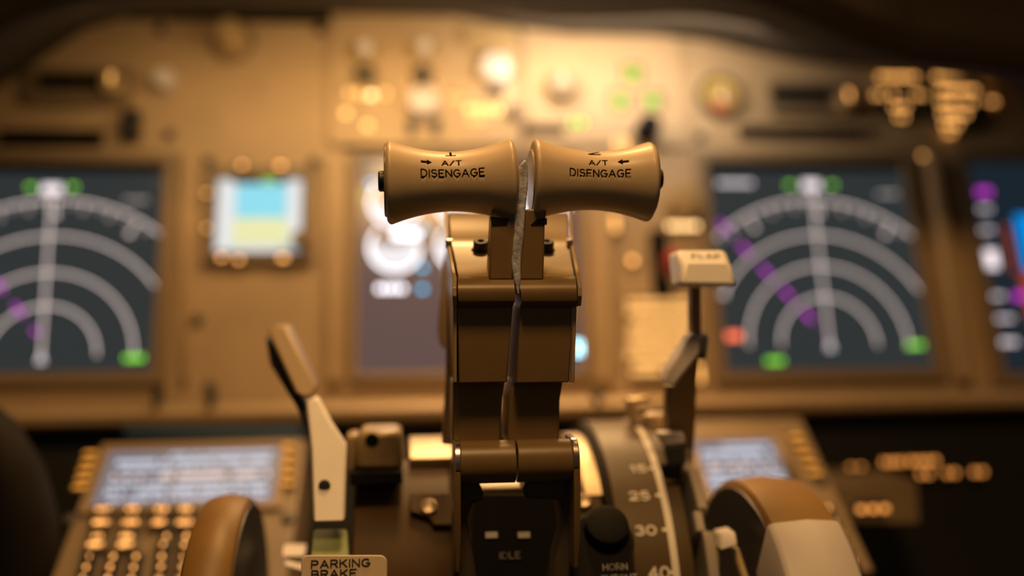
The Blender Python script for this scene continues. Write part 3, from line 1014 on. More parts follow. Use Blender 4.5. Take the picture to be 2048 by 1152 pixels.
# ------------------------------------------------------------------ keypad (flight management) units
def keypad_unit(x0, x1, top_py, screen, label, side_keys, keys):
    Yt, Yb = 0.70, 0.585
    zt_, zb_ = P(800, top_py, Yt).z, P(800, 1180, Yb).z
    A = Vector((x0, Yt, zt_))
    V = (Vector((x0, Yb, zb_)) - A)
    v = V.normalized()
    n = Vector((1, 0, 0)).cross(-v).normalized()
    if n.z < 0:
        n = -n
    u = Vector((1, 0, 0))

    def on(px, py, h=0.0):
        d = ray(px, py)
        tt = (A + n * h - CAM).dot(n) / d.dot(n)
        return CAM + d * tt
    t = thing('keypad_unit', A + V * 0.5, label, 'keypad unit')
    wdt = x1 - x0
    bm = bmesh.new(); prism(bm, [A, A + u * wdt, A + u * wdt + V, A + V], -n * 0.06)
    obj('body', bm, 'panel_dark_paint', t, 0.002)
    a, b = on(*screen[0]), on(*screen[1])
    du, dv = abs(b.x - a.x), abs((b - a).dot(v))
    o = Vector((a.x, 0, 0))
    sA = A + u * (a.x - A.x) + v * ((a - A).dot(v))
    bm = bmesh.new(); prism(bm, [sA + n * 0.0005, sA + u * du + n * 0.0005, sA + u * du + v * dv + n * 0.0005, sA + v * dv + n * 0.0005], n * 0.001)
    s = obj('screen', bm, 'screen_unit', t)
    m = 0.006
    bm = bmesh.new()
    q = [sA, sA + u * du, sA + u * du + v * dv, sA + v * dv]
    oq = [sA - u * m - v * m, sA + u * (du + m) - v * m, sA + u * (du + m) + v * (dv + m), sA - u * m + v * (dv + m)]
    for k in range(4):
        j = (k + 1) % 4
        prism(bm, [q[k], oq[k], oq[j], q[j]], n * 0.003)
    obj('screen_frame', bm, 'bezel', t)
    rnd = random.Random(7 if x0 < 0 else 9)
    for k in range(7):
        bm = bmesh.new()
        yy = dv * (0.09 + k * 0.133)
        x = du * (0.05 + 0.05 * rnd.random())
        while x < du * 0.95:
            cw = 0.0018
            if rnd.random() < (0.86 if k != 3 else 0.6) and not (k == 0 and x < du * .35):
                bx(bm, sA + u * x + v * yy + n * 0.0017, cw, 0.0024 if k % 2 == 0 else 0.0038, 0.0003, (u, -v, n))
            x += 0.0028
        obj('text_line', bm, 'unit_text_warm' if k in (3,) else 'unit_text', s, smooth=False)
    for px, py in side_keys:
        c = on(px, py, 0.003)
        bm = bmesh.new(); bx(bm, c - n * 0.0012, 0.0105, 0.0046, 0.004, (u, -v, n))
        k_ = obj('line_key', bm, 'bezel', t, 0.0006)
        bm = bmesh.new(); bx(bm, c + n * 0.0010, 0.0075, 0.0020, 0.0004, (u, -v, n))
        obj('legend', bm, 'orange_dim', k_, smooth=False)
    for px, py, kw, kh, txt in keys:
        c = on(px, py, 0.003)
        bm = bmesh.new(); bx(bm, c - n * 0.001, kw, kh, 0.005, (u, -v, n))
        k_ = obj('key', bm, 'black_plastic' if kw < 0.010 else 'drum_paint', t, 0.0007)
        bm = text_bm(txt, c + n * 0.0016, u, -v, n, None if len(txt) < 2 else min(kw * 0.60, 0.0022 * len(txt)), 0.0030, off=0.03)
        obj('legend', bm, 'amber_legend', k_, smooth=False)
    for px, py in ((140, 1040), (577, 1037)) if x0 < 0 else ((1640, 962),):
        c = on(px, py, 0.0005)
        bm = bmesh.new(); lathe(bm, c, n, [(0, 0.004), (0.0015, 0.004), (0.002, 0.003)], 20)
        obj('fastener', bm, 'dark_grey', t)
    return t


lk = []
for r_, (yy, xs, names) in enumerate((
        (1022, (208, 266, 323, 372), ('INIT', 'RTE', 'CLB', 'CRZ')),
        (1048, (203, 262, 319, 370), ('MENU', 'LEGS', 'DEP', 'HOLD')),
        (1076, (196, 255, 334, 374), ('N1', 'FIX', 'A', 'B')),
        (1093, (192, 252, 328, 370), ('PREV', 'NEXT', 'F', 'G')),
        (1117, (179, 227, 272, 325, 368), ('1', '2', '3', 'K', 'L')),
        (1138, (173, 221, 268, 323, 366), ('4', '5', '6', 'P', 'Q')),
        (1160, (166, 216, 263, 319, 362), ('7', '8', '9', 'U', 'V')))):
    for x_, nm in zip(xs, names):
        small = len(nm) == 1
        lk.append((x_, yy, 0.0095 if small else 0.0140, 0.0070, nm))
xl0 = P(203, 872, 0.70).x
xl1 = P(612, 872, 0.70).x
keypad_unit(xl0, xl1, 872, ((222, 906), (546, 1008)), 'keypad unit with lit keys and pale screen at the lower left behind the trim wheel',
            [(182, 908), (177, 925), (171, 942), (166, 959), (160, 976)] + [(577, 893), (577, 912), (576, 931), (576, 950), (575, 969)], lk)
rk = [(1424, 1000, 0.008, 0.006, 'E'), (1400, 1020, 0.008, 0.006, 'J'), (1412, 1038, 0.008, 0.006, 'O')]
rk += [(1655 + i * 12.5, 1020 + i * 27, 0.0085, 0.0066, ch) for i, ch in enumerate('EJOTY')]
rk += [(1690 + i * 5, 1100 + i * 20, 0.0085, 0.0066, ch) for i, ch in enumerate('Z/')] if False else []
xr0, xr1 = P(1372, 850, 0.70).x, P(1602, 850, 0.70).x
keypad_unit(xr0, xr1, 850, ((1384, 886), (1590, 992)), 'keypad unit with pale screen at the lower right behind the trim wheel',
            [(1592, 875), (1600, 892), (1610, 910), (1620, 929), (1630, 948)], rk)

# ------------------------------------------------------------------ centre pedestal
AX_Y, AX_Z = 0.55, CAM.z - 0.175


def drum(px, py, r, ay=AX_Y, az=AX_Z):
    """nearest point of a pedestal drum (axis along x) seen at a pixel"""
    d = ray(px, py)
    o = CAM
    A = d.y ** 2 + d.z ** 2
    B = 2 * ((o.y - ay) * d.y + (o.z - az) * d.z)
    C = (o.y - ay) ** 2 + (o.z - az) ** 2 - r * r
    D = B * B - 4 * A * C
    if D < 0:
        D = 0
    return o + d * ((-B - math.sqrt(D)) / (2 * A))


def sector(bm, x0, x1, r, a0, a1, r_in=0.0, seg=48, ay=AX_Y, az=AX_Z):
    """part of a drum; angles in degrees from the top, positive towards the seats"""
    out = [Vector((x0, ay - r * math.sin(R(a)), az + r * math.cos(R(a)))) for a in [a0 + (a1 - a0) * k / seg for k in range(seg + 1)]]
    inn = [Vector((x0, ay - r_in * math.sin(R(a)), az + r_in * math.cos(R(a)))) for a in ([a1] if r_in == 0 else [a1 + (a0 - a1) * k / seg for k in range(seg + 1)])]
    if r_in == 0:
        inn = [Vector((x0, ay, az))]
    return prism(bm, out + inn, (x1 - x0, 0, 0))


def dx(px, py, r):
    return drum(px, py, r).x


def wrap_text(body, x, ang, r, wdt, hgt, off=0.02, tilt=0.0):
    vs_, fs_ = text2d(body, wdt, hgt, off)
    bm = bmesh.new()
    vv = []
    for a, b in vs_:
        t_ = R(ang) - b / r
        vv.append((x + a, t_))
    lo = [bm.verts.new((p, AX_Y - (r + 0.00012) * math.sin(t_), AX_Z + (r + 0.00012) * math.cos(t_))) for p, t_ in vv]
    for f in fs_:
        try:
            bm.faces.new([lo[i] for i in f])
        except ValueError:
            pass
    return bm


def dang(px, py, r):
    p = drum(px, py, r)
    return math.degrees(math.atan2(AX_Y - p.y, p.z - AX_Z))


xc = P(1034, 700, 0.42).x          # centreline of the pedestal
ped = thing('pedestal', (xc, AX_Y, 0.2), 'dark centre pedestal between the two keypad units, below the levers', 'pedestal')
xw_r = 0.1625
xw_l = -0.0775
bm = bmesh.new()
bx(bm, (xc, 0.565, 0.53), 0.200, 0.22, 0.64)
obj('housing', bm, 'drum_paint', ped, 0.004)
bm = bmesh.new(); prism(bm, [P(566, 1098, 0.53), P(608, 1098, 0.53), P(608, 1112, 0.52), P(566, 1112, 0.52)], (0, 0.01, 0))
prism(bm, [P(570, 1122, 0.52), P(606, 1130, 0.52), P(606, 1140, 0.51), P(570, 1130, 0.51)], (0, 0.01, 0))
obj('index_marks', bm, 'cream_paint', ped)

# quadrant covers (curved bands around the lever pivot)
q = thing('quadrant_cover', (xc, AX_Y, AX_Z), 'curved gold-lit quadrant cover behind and beside the thrust lever hubs', 'quadrant cover')
bm = bmesh.new(); sector(bm, dx(818, 900, 0.093), dx(906, 900, 0.093), 0.093, -60, 20, 0.06)
obj('left_band', bm, 'brushed_metal', q, 0.001)
bm = bmesh.new(); sector(bm, dx(1146, 900, 0.093), dx(1206, 900, 0.093), 0.093, -60, 40, 0.06)
obj('right_band', bm, 'brushed_metal', q, 0.001)
bm = bmesh.new(); sector(bm, dx(906, 900, 0.080), dx(1146, 900, 0.080), 0.078, -60, 24, 0.05)
obj('middle_band', bm, 'quadrant_paint', q, 0.001)
xs0 = drum(705, 1050, 0.088).x
bm = bmesh.new(); sector(bm, xs0, drum(905, 1050, 0.088).x, 0.088, 14, 80, 0.05)
obj('speedbrake_sector', bm, 'sector_paint', q, 0.001)
# bracket plates with screws on both sides of the hubs
for pts, sc in (([(820, 985), (905, 985), (905, 1050), (868, 1050), (858, 1034), (820, 1022)], (858, 1015)),
                ([(1146, 985), (1196, 985), (1206, 1010), (1190, 1040), (1146, 1056)], (1166, 1004))):
    pl = [drum(a, b, 0.0925) for a, b in pts]
    bm = bmesh.new(); prism(bm, pl, (0, 0.006, -0.004))
    obj('bracket', bm, 'sector_paint', q, 0.0006)
    c = drum(sc[0], sc[1], 0.0925)
    nn = Vector((0, c.y - AX_Y, c.z - AX_Z)).normalized()
    bm = bmesh.new(); lathe(bm, c - nn * 0.001, nn, [(0, 0.0042), (0.002, 0.0042), (0.0026, 0.0034), (0.0016, 0.0014)], 24)
    obj('screw', bm, 'brushed_metal', q)
# cam block left with black foot
t = thing('speedbrake_cam', drum(750, 940, 0.1), 'tan squared block with a dark hole beside the speedbrake lever arm', 'block')
pts = [(716, 864), (803, 862), (806, 942), (712, 942)]
bm = bmesh.new(); prism(bm, [P(a, b, 0.492) for a, b in pts], (0, 0.03, 0))
obj('body', bm, 'lever_paint', t, 0.003)
bm = bmesh.new(); prism(bm, [P(690, 872, 0.499), P(716, 868, 0.499), P(712, 950, 0.499), P(692, 950, 0.499)], (0, 0.02, 0))
obj('side_flange', bm, 'lever_paint', t, 0.002)
bm = bmesh.new(); prism(bm, [P(700, 944, 0.488), P(804, 942, 0.488), P(806, 968, 0.487), P(700, 972, 0.487)], (0, 0.03, 0))
obj('foot', bm, 'black_matte', t, 0.001)
bm = bmesh.new(); c = P(744, 880, 0.4919); lathe(bm, c, (0, -1, 0), [(0, 0.0032), (0.0004, 0.0032)], 20)
obj('hole', bm, 'black_matte', t)
bm = bmesh.new(); c = P(688, 912, 0.492); lathe(bm, c, (-1, 0, 0), [(-0.001, 0.003), (0.003, 0.003), (0.004, 0.002)], 20)
obj('pivot_pin', bm, 'steel', t)

# flap drum with numbers
fx0, fx1 = dx(1190, 868, 0.1), dx(1281, 864, 0.1)
t = thing('flap_drum', (fx0, AX_Y, AX_Z), 'curved flap position drum with white numbers 25, 30 and 40', 'scale drum')
bm = bmesh.new(); sector(bm, fx0, fx1 + 0.010, 0.100, -70, 82, 0.06, 80)
obj('band', bm, 'flap_drum_paint', t, 0.0008)
bm = bmesh.new(); sector(bm, fx1 - 0.0012, fx1 + 0.0022, 0.1003, -70, 82, 0.0995, 80)
obj('white_stripe', bm, 'white_ink', t)
bm = bmesh.new(); sector(bm, fx0 - 0.003, fx0, 0.0985, -70, 82, 0.06, 80)
obj('edge_groove', bm, 'black_matte', t)
for txt, cx_, cy_, wd in (('15', 1282, 938, 0.0085), ('25', 1284, 992, 0.0105), ('30', 1297, 1061, 0.0105), ('40', 1324, 1146, 0.0105)):
    a = dang(cx_, cy_, 0.1)
    xx = drum(cx_, cy_, 0.1).x
    bm = wrap_text(txt, xx - 0.0014, a, 0.1002, wd, 0.0052 if txt != '40' else 0.0062, 0.03)
    s = obj('number', bm, 'white_ink', t, smooth=False)
    s['label'] = 'white number ' + txt
    bm = bmesh.new(); sector(bm, fx1 - 0.0034, fx1 - 0.001, 0.1004, a - 0.5, a + 0.5, 0.0995, 4)
    obj('tick', bm, 'white_ink', t)

# flap gate: stepped chromed detent strip
gx = fx1 + 0.0112
t = thing('flap_gate', (gx, AX_Y, AX_Z), 'stepped chrome detent gate running down beside the flap drum', 'detent gate')
steps = [(-6, 2, 0.000), (2, 14, 0.002), (14, 20, 0.000), (20, 31, 0.004), (31, 37, 0.0015), (37, 50, 0.004), (50, 56, 0.001), (56, 70, 0.004), (70, 80, 0.001)]
for a0, a1, w_ in steps:
    bm = bmesh.new(); sector(bm, gx + w_ * 0.8, gx + 0.0045 + w_, 0.1045 + w_ * 0.4, a0, a1, 0.085, 8)
    obj('detent', bm, 'gate_metal', t, 0.0009)
# clips and blocks at the top of the gate
for nm, pts, Y, m, d_ in (('hook', [(1256, 797), (1300, 794), (1304, 804), (1272, 808), (1276, 836), (1296, 838), (1298, 848), (1262, 846)], 0.535, 'brushed_metal', 0.010),
                          ('clip', [(1290, 828), (1336, 832), (1344, 862), (1318, 872), (1292, 858)], 0.508, 'brushed_metal', 0.005),
                          ('follower', [(1318, 866), (1368, 864), (1374, 888), (1330, 894)], 0.482, 'cream_paint', 0.010),
                          ('follower_face', [(1330, 892), (1372, 888), (1374, 928), (1338, 934)], 0.4825, 'dark_grey', 0.005),
                          ('follower_foot', [(1322, 930), (1366, 928), (1362, 958), (1330, 960)], 0.4825, 'black_matte', 0.005)):
    bm = bmesh.new(); prism(bm, [P(a, b, Y) for a, b in pts], (0, d_, 0))
    obj(nm, bm, m, t, 0.0012)

# stab trim cutout style block with two posts
t = thing('guard_block', P(1446, 1100, 0.46), 'small pale guard block on two posts left of the right trim wheel', 'guard')
bm = bmesh.new(); prism(bm, [P(1440, 1070, 0.462), P(1472, 1064, 0.462), P(1477, 1090, 0.455), P(1440, 1102, 0.455)], (0, 0.012, 0))
obj('cap', bm, 'cream_paint', t, 0.001)
bm = bmesh.new(); prism(bm, [P(1466, 1098, 0.462), P(1478, 1094, 0.462), P(1508, 1180, 0.45), P(1492, 1180, 0.45)], (0, 0.006, 0))
obj('post', bm, 'quadrant_paint', t, 0.001)
bm = bmesh.new(); prism(bm, [P(1405, 1060, 0.47), P(1440, 1072, 0.465), P(1440, 1180, 0.45), P(1420, 1180, 0.45)], (0, 0.006, 0))
obj('post', bm, 'green_paint', t, 0.001)

# horn cutout knob and lettering plate
t = thing('horn_cutout_button', P(1215, 1060, 0.45), 'round black button above the dim HORN CUTOUT lettering', 'button')
c = P(1212, 1058, 0.452)
nn = Vector((0, -0.75, 0.66))
bm = bmesh.new(); lathe(bm, c - nn * 0.012, nn, [(0, 0.0105), (0.014, 0.0105), (0.017, 0.0095), (0.018, 0.007)], 32)
obj('cap', bm, 'black_matte', t)
bm = bmesh.new(); lathe(bm, c - nn * 0.016, nn, [(0, 0.015), (0.005, 0.015), (0.006, 0.014)], 32)
obj('collar', bm, 'black_matte', t)
hp0 = P(1146, 1040, 0.462)
bm = bmesh.new()
N_ = Vector((0, -0.82, 0.57)).normalized()
U_ = Vector((1, 0, 0))
V_ = N_.cross(U_).normalized()
if V_.z < 0:
    V_ = -V_
c = P(1205, 1150, 0.440)
bx(bm, c - N_ * 0.002, 0.030, 0.050, 0.004, (U_, V_, N_))
pl = single('horn_cutout_plate', bm, 'black_matte', 'black plate carrying the grey words HORN CUTOUT at the foot of the flap drum', 'plate', loc=c)
for s_, py in (('HORN', 1134), ('CUTOUT', 1156)):
    d = ray(1230 if s_ == 'HORN' else 1238, py)
    tt = (c + N_ * 0.0002 - CAM).dot(N_) / d.dot(N_)
    p_ = CAM + d * tt
    bm = text_bm(s_, p_, U_, V_, N_, 0.0115 if s_ == 'HORN' else 0.0170, 0.0033, 0.02)
    o_ = obj('lettering', bm, 'grey_ink', pl, smooth=False)

# ------------------------------------------------------------------ trim wheels
def trim_wheel(x0, side, label, W_, wy, wz, rr):
    """x0 inner face, side +1 right wheel, -1 left wheel"""
    t = thing('trim_wheel', (x0, wy, wz), label, 'trim wheel', 'trim wheels beside the pedestal')
    prof = [(0, 0.012), (0, rr - 0.010), (0.0002, rr - 0.0030), (0.0016, rr - 0.0008), (W_ / 2, rr + 0.0012), (W_ - 0.0025, rr - 0.001), (W_ - 0.0004, rr - 0.0045), (W_, rr - 0.012), (W_, 0.012)]
    bm = bmesh.new(); lathe(bm, (x0, wy, wz), (side, 0, 0), [(a, r) for a, r in prof[2:7]], 96)
    obj('rim', bm, 'wheel_rubber', t, ang=50)
    bm = bmesh.new(); lathe(bm, (x0 - side * 0.0006, wy, wz), (side, 0, 0), [(0, rr - 0.0045), (0.001, rr - 0.0040)], 96)
    obj('inner_face', bm, 'wheel_face', t)
    bm = bmesh.new(); cyl(bm, (x0 - side * 0.014, wy, wz), (x0, wy, wz), 0.012)
    obj('hub', bm, 'dark_grey', t)
    if side > 0:
        bm = bmesh.new()
        a0, a1 = 30, 62
        pr = [(-0.0012, rr - 0.030), (-0.0012, rr - 0.0012), (-0.0004, rr + 0.0002), (0.002, rr + 0.0010), (W_ / 2, rr + 0.0026), (W_ - 0.003, rr + 0.0012), (W_ - 0.0004, rr - 0.001), (W_, rr - 0.012)]
        rings = []
        for k in range(17):
            a = R(a0 + (a1 - a0) * k / 16)
            rings.append([bm.verts.new((x0 + side * p, wy - r * math.sin(a), wz + r * math.cos(a))) for p, r in pr])
        for r0, r1 in zip(rings, rings[1:]):
            for k in range(len(pr)):
                j = (k + 1) % len(pr)
                bm.faces.new((r0[k], r1[k], r1[j], r0[j]))
        bm.faces.new(rings[0]); bm.faces.new(rings[-1][::-1])
        s = obj('stripe', bm, 'cream_paint', t, ang=50)
        s['label'] = 'broad cream painted band'
    return t


trim_wheel(xw_l, -1, 'brown trim wheel left of the pedestal, in front of the left keypad', 0.023, 0.500, CAM.z - 0.1720, 0.070)
trim_wheel(xw_r, 1, 'black-sided trim wheel with a broad cream band, right of the pedestal', 0.034, 0.480, CAM.z - 0.1815, 0.085)

# ------------------------------------------------------------------ speedbrake lever
t = thing('speedbrake_lever', P(655, 1045, 0.47), 'pale speedbrake lever with a slanted tan grip left of the thrust levers', 'lever')
arm = [(612, 800), (636, 797), (664, 850), (692, 893), (690, 1044), (626, 1046), (622, 900)]
bm = bmesh.new(); prism(bm, [P(a, b, 0.500 - 0.040 * (b - 797) / 248) for a, b in arm], (0, 0.006, 0.001))
obj('arm', bm, 'white_paint', t, 0.0012)
bm = bmesh.new(); c = P(649, 971, 0.4714); lathe(bm, c, (0, -1, 0), [(0, 0.0028), (0.001, 0.0028), (0.0014, 0.002)], 20)
obj('screw', bm, 'dark_grey', t)
grip_f = [(534, 662), (548, 652), (574, 652), (632, 776), (628, 790), (606, 796), (590, 786)]
front = [P(a, b, 0.530 - 0.03 * (b - 652) / 140) for a, b in grip_f]
bm = bmesh.new(); prism(bm, front, (0, 0.022, 0))
obj('grip', bm, 'lever_arm_paint', t, 0.003)
bm = bmesh.new(); prism(bm, [P(530, 672, 0.534), P(545, 690, 0.531), P(612, 812, 0.506), P(622, 880, 0.496), P(612, 870, 0.500), P(596, 820, 0.510), P(540, 730, 0.532)], (0, 0.014, 0))
s = obj('grip_shank', bm, 'dark_grey', t, 0.001)

# parking brake placard with green plate behind
t = thing('parking_brake_placard', P(688, 1150, 0.43), 'cream placard reading PARKING BRAKE at the bottom left', 'placard')
c = P(688, 1140, 0.435)
Np = Vector((0, -0.93, 0.37)).normalized()
Vp = Np.cross(Vector((1, 0, 0))).normalized()
if Vp.z < 0:
    Vp = -Vp
Up = Vector((1, 0, 0))


def onp(px, py, h=0):
    d = ray(px, py)
    return CAM + d * ((c + Np * h - CAM).dot(Np) / d.dot(Np))


q_ = [onp(602, 1200), onp(774, 1200), onp(774, 1110), onp(602, 1110)]
bm = bmesh.new(); prism(bm, rounded(q_, 0.003), -Np * 0.003)
obj('plate', bm, 'placard', t, 0.0005)
for s_, px, py, wd in (('PARKING', 681.5, 1127, 119), ('BRAKE', 668, 1147.5, 91)):
    wdt = (onp(px + wd / 2, py) - onp(px - wd / 2, py)).length
    bm = text_bm(s_, onp(px, py, 0.0001), Up, Vp, Np, wdt, 0.0036, 0.03)
    s = obj('lettering', bm, 'ink', t, smooth=False)
bm = bmesh.new(); prism(bm, [P(626, 1062, 0.47), P(694, 1062, 0.47), P(700, 1130, 0.45), P(618, 1130, 0.45)], (0, 0.004, 0))
single('indicator_plate', bm, 'green_paint', 'green-painted plate under the foot of the speedbrake lever', 'plate', bevel=0.001)

# ------------------------------------------------------------------ flap lever
t = thing('flap_lever', P(1365, 950, 0.50), 'flap lever with wedge-shaped tan grip right of the thrust levers', 'lever')
FY = 0.475
# grip: wedge with flat lit top and slanted aft face
bm = bmesh.new()
tl, tr = P(1352, 501, 0.470), P(1450, 501, 0.470)
ml, mr = P(1366, 528, 0.455), P(1462, 528, 0.455)
bl, br = P(1360, 570, 0.450), P(1474, 572, 0.450)
dl, dr = P(1342, 578, 0.480), P(1466, 574, 0.480)
ul, ur = P(1336, 508, 0.492), P(1446, 503, 0.492)
L_ = [bm.verts.new(p) for p in (tl, ml, bl, dl, ul)]
R_ = [bm.verts.new(p) for p in (tr, mr, br, dr, ur)]
bm.faces.new(L_[::-1]); bm.faces.new(R_)
for k in range(5):
    j = (k + 1) % 5
    bm.faces.new((L_[k], L_[j], R_[j], R_[k]))
g = obj('grip', bm, 'white_paint', t, 0.0022, seg=3)
fm = (ml + mr + bl + br) / 4
u_ = (mr - ml).normalized()
v_ = ((ml + mr) / 2 - (bl + br) / 2).normalized()
n_ = u_.cross(v_).normalized()
if n_.y > 0:
    n_ = -n_
bm = text_bm('FLAP', (tl + tr + ml + mr) / 4 + Vector((0.001, -0.0004, 0.0008)), u_, ((tl + tr) / 2 - (ml + mr) / 2).normalized(), Vector((0, -0.6, 0.8)), 0.0145, 0.0040, 0.03)
obj('lettering', bm, 'grey_ink', g, smooth=False)
bm = bmesh.new(); prism(bm, [P(1383, 570, 0.474), P(1402, 570, 0.474), P(1404, 690, 0.480), P(1384, 690, 0.480)], (0, 0.008, 0))
obj('stem', bm, 'lever_arm_paint', t, 0.001)
bm = bmesh.new(); lathe(bm, P(1402, 690, 0.478) + Vector((0.0, 0, 0)), (0, -0.3, 1), [(-0.006, 0.0032), (0.004, 0.0032), (0.006, 0.002)], 20)
obj('release_pin', bm, 'steel', t)
bm = bmesh.new(); prism(bm, [P(1384, 666, 0.470), P(1402, 672, 0.470), P(1400, 706, 0.468), P(1348, 772, 0.466), P(1334, 768, 0.466), P(1334, 744, 0.468)], (0, 0.012, 0))
obj('elbow', bm, 'cream_paint', t, 0.001)
bm = bmesh.new(); prism(bm, [P(1398, 706, 0.480), P(1346, 772, 0.480), P(1334, 770, 0.480), P(1332, 905, 0.50), P(1340, 960, 0.505), P(1384, 960, 0.505), P(1390, 860, 0.50), P(1394, 760, 0.485)], (0, 0.008, 0))
obj('arm', bm, 'lever_arm_paint', t, 0.001)

# ------------------------------------------------------------------ thrust levers
def shell(bm, rows, yb=None, d=0.03):
    """front skin through rows (Y, py, pxL, pxR), closed to the back"""
    fr, bk = [], []
    for Y, py, xl, xr in rows:
        a, b = P(xl, py, Y), P(xr, py, Y)
        b.z = a.z = (a.z + b.z) / 2
        fr.append((bm.verts.new(a), bm.verts.new(b)))
        yy = yb if yb else Y + d
        bk.append((bm.verts.new((a.x, yy, a.z)), bm.verts.new((b.x, yy, b.z))))
    n = len(rows)
    for i in range(n - 1):
        bm.faces.new((fr[i][0], fr[i][1], fr[i + 1][1], fr[i + 1][0]))
        bm.faces.new((bk[i][1], bk[i][0], bk[i + 1][0], bk[i + 1][1]))
        bm.faces.new((bk[i][0], fr[i][0], fr[i + 1][0], bk[i + 1][0]))
        bm.faces.new((fr[i][1], bk[i][1], bk[i + 1][1], fr[i + 1][1]))
    bm.faces.new((fr[0][1], fr[0][0], bk[0][0], bk[0][1]))
    bm.faces.new((fr[-1][0], fr[-1][1], bk[-1][1], bk[-1][0]))
    return bm


def grip_mesh(texts, H):
    """waisted grip along x with engraved, ink-filled lettering; texts: list of (verts, faces) in (x, arc) metres"""
    r0 = 0.01265

    def rad(x):
        ax = abs(x)
        r = r0 + 0.0047 * (min(ax, 0.0255) / 0.0245) ** 1.9
        f = 0.0026
        if ax > H - f:
            k = min(1.0, (ax - (H - f)) / f)
            r = r - f * (1 - math.sqrt(max(0.0, 1 - k * k)))
        return r
    xs = []
    for k in range(15):
        t_ = PI / 2 * k / 14
        xs.append(-H + 0.0026 * (1 - math.sin(t_)) if k else -H)
    xs = sorted(set([-(H - 0.0026) - 0.0026 * math.sin(PI / 2 * k / 12) for k in range(13)]))
    x = -(H - 0.0026)
    while x < -0.0165:
        x += 0.0007
        xs.append(x)
    x = xs[-1]
    while x < 0.0165:
        x += 0.00013
        xs.append(x)
    while x < H - 0.0033:
        x += 0.0007
        xs.append(x)
    xs += [(H - 0.0026) + 0.0026 * math.sin(PI / 2 * k / 12) for k in range(13)]
    th = []
    a = -3.0
    while a < R(88):
        th.append(a)
        a += (0.0105 if R(1) < a < R(86) else 0.08)
    while a < -3.0 + 2 * PI - 0.05:
        th.append(a)
        a += 0.08
    trees = []
    for vs_, fs_ in texts:
        trees.append((BVHTree.FromPolygons([(p, q, 0) for p, q in vs_], fs_), min(v[0] for v in vs_), max(v[0] for v in vs_), min(v[1] for v in vs_), max(v[1] for v in vs_)))
    dn = Vector((0, 0, -1))
    verts, fill = [], []
    nx, nt_ = len(xs), len(th)
    for x in xs:
        r = rad(x)
        for a in th:
            m_ = 0.0
            s = a * r0
            if abs(x) < 0.017 and R(0) < a < R(88):
                for tr, xa, xb, ya, yb in trees:
                    if xa - 1e-4 < x < xb + 1e-4 and ya - 1e-4 < s < yb + 1e-4:
                        for ox, oy in ((-4e-5, -4e-5), (4e-5, -4e-5), (-4e-5, 4e-5), (4e-5, 4e-5)):
                            if tr.ray_cast(Vector((x + ox, s + oy, 1)), dn)[0] is not None:
                                m_ += 0.25
            fill.append(m_)
            rr = r - 0.00038 * m_
            verts.append((x, -rr * math.cos(a), rr * math.sin(a)))
    faces = []
    for i in range(nx - 1):
        for j in range(nt_):
            k = (j + 1) % nt_
            faces.append((i * nt_ + j, (i + 1) * nt_ + j, (i + 1) * nt_ + k, i * nt_ + k))
    faces.append(tuple(range(nt_)))
    faces.append(tuple(range((nx - 1) * nt_, nx * nt_))[::-1])
    me = bpy.data.meshes.new('grip')
    me.from_pydata(verts, [], faces)
    at = me.attributes.new('fill', 'FLOAT', 'POINT')
    at.data.foreach_set('value', fill)
    me.polygons.foreach_set('use_smooth', [True] * len(me.polygons))
    bm_ = bmesh.new(); bm_.from_mesh(me); bmesh.ops.recalc_face_normals(bm_, faces=bm_.faces); bm_.to_mesh(me); bm_.free()
    me.set_sharp_from_angle(angle=R(60))
    me.materials.append(MATS['engraved_lever_paint'])
    return me


MM = 0.2125e-3         # metres per pixel at the grips


def place2d(body, cx_, s, wdt, hgt, off=0.03, dxm=0.0):
    vs_, fs_ = text2d(body, wdt, hgt, off)
    return [(x + cx_, y + s) for x, y in vs_], fs_


def arrow2d(cx_, s, dirn, L=0.0046, H_=0.0026):
    pts = [(-L / 2, -H_ * 0.2), (L * 0.05, -H_ * 0.2), (L * 0.05, -H_ / 2), (L / 2, 0), (L * 0.05, H_ / 2), (L * 0.05, H_ * 0.2), (-L / 2, H_ * 0.2)]
    return [(cx_ + dirn * x, s + y) for x, y in pts], [(0, 1, 5, 6), (1, 2, 3), (1, 3, 5), (3, 4, 5)]


def bars2d(rects):
    vs_, fs_ = [], []
    for x0, y0, x1, y1 in rects:
        k = len(vs_)
        vs_ += [(x0, y0), (x1, y0), (x1, y1), (x0, y1)]
        fs_.append((k, k + 1, k + 2, k + 3))
    return vs_, fs_


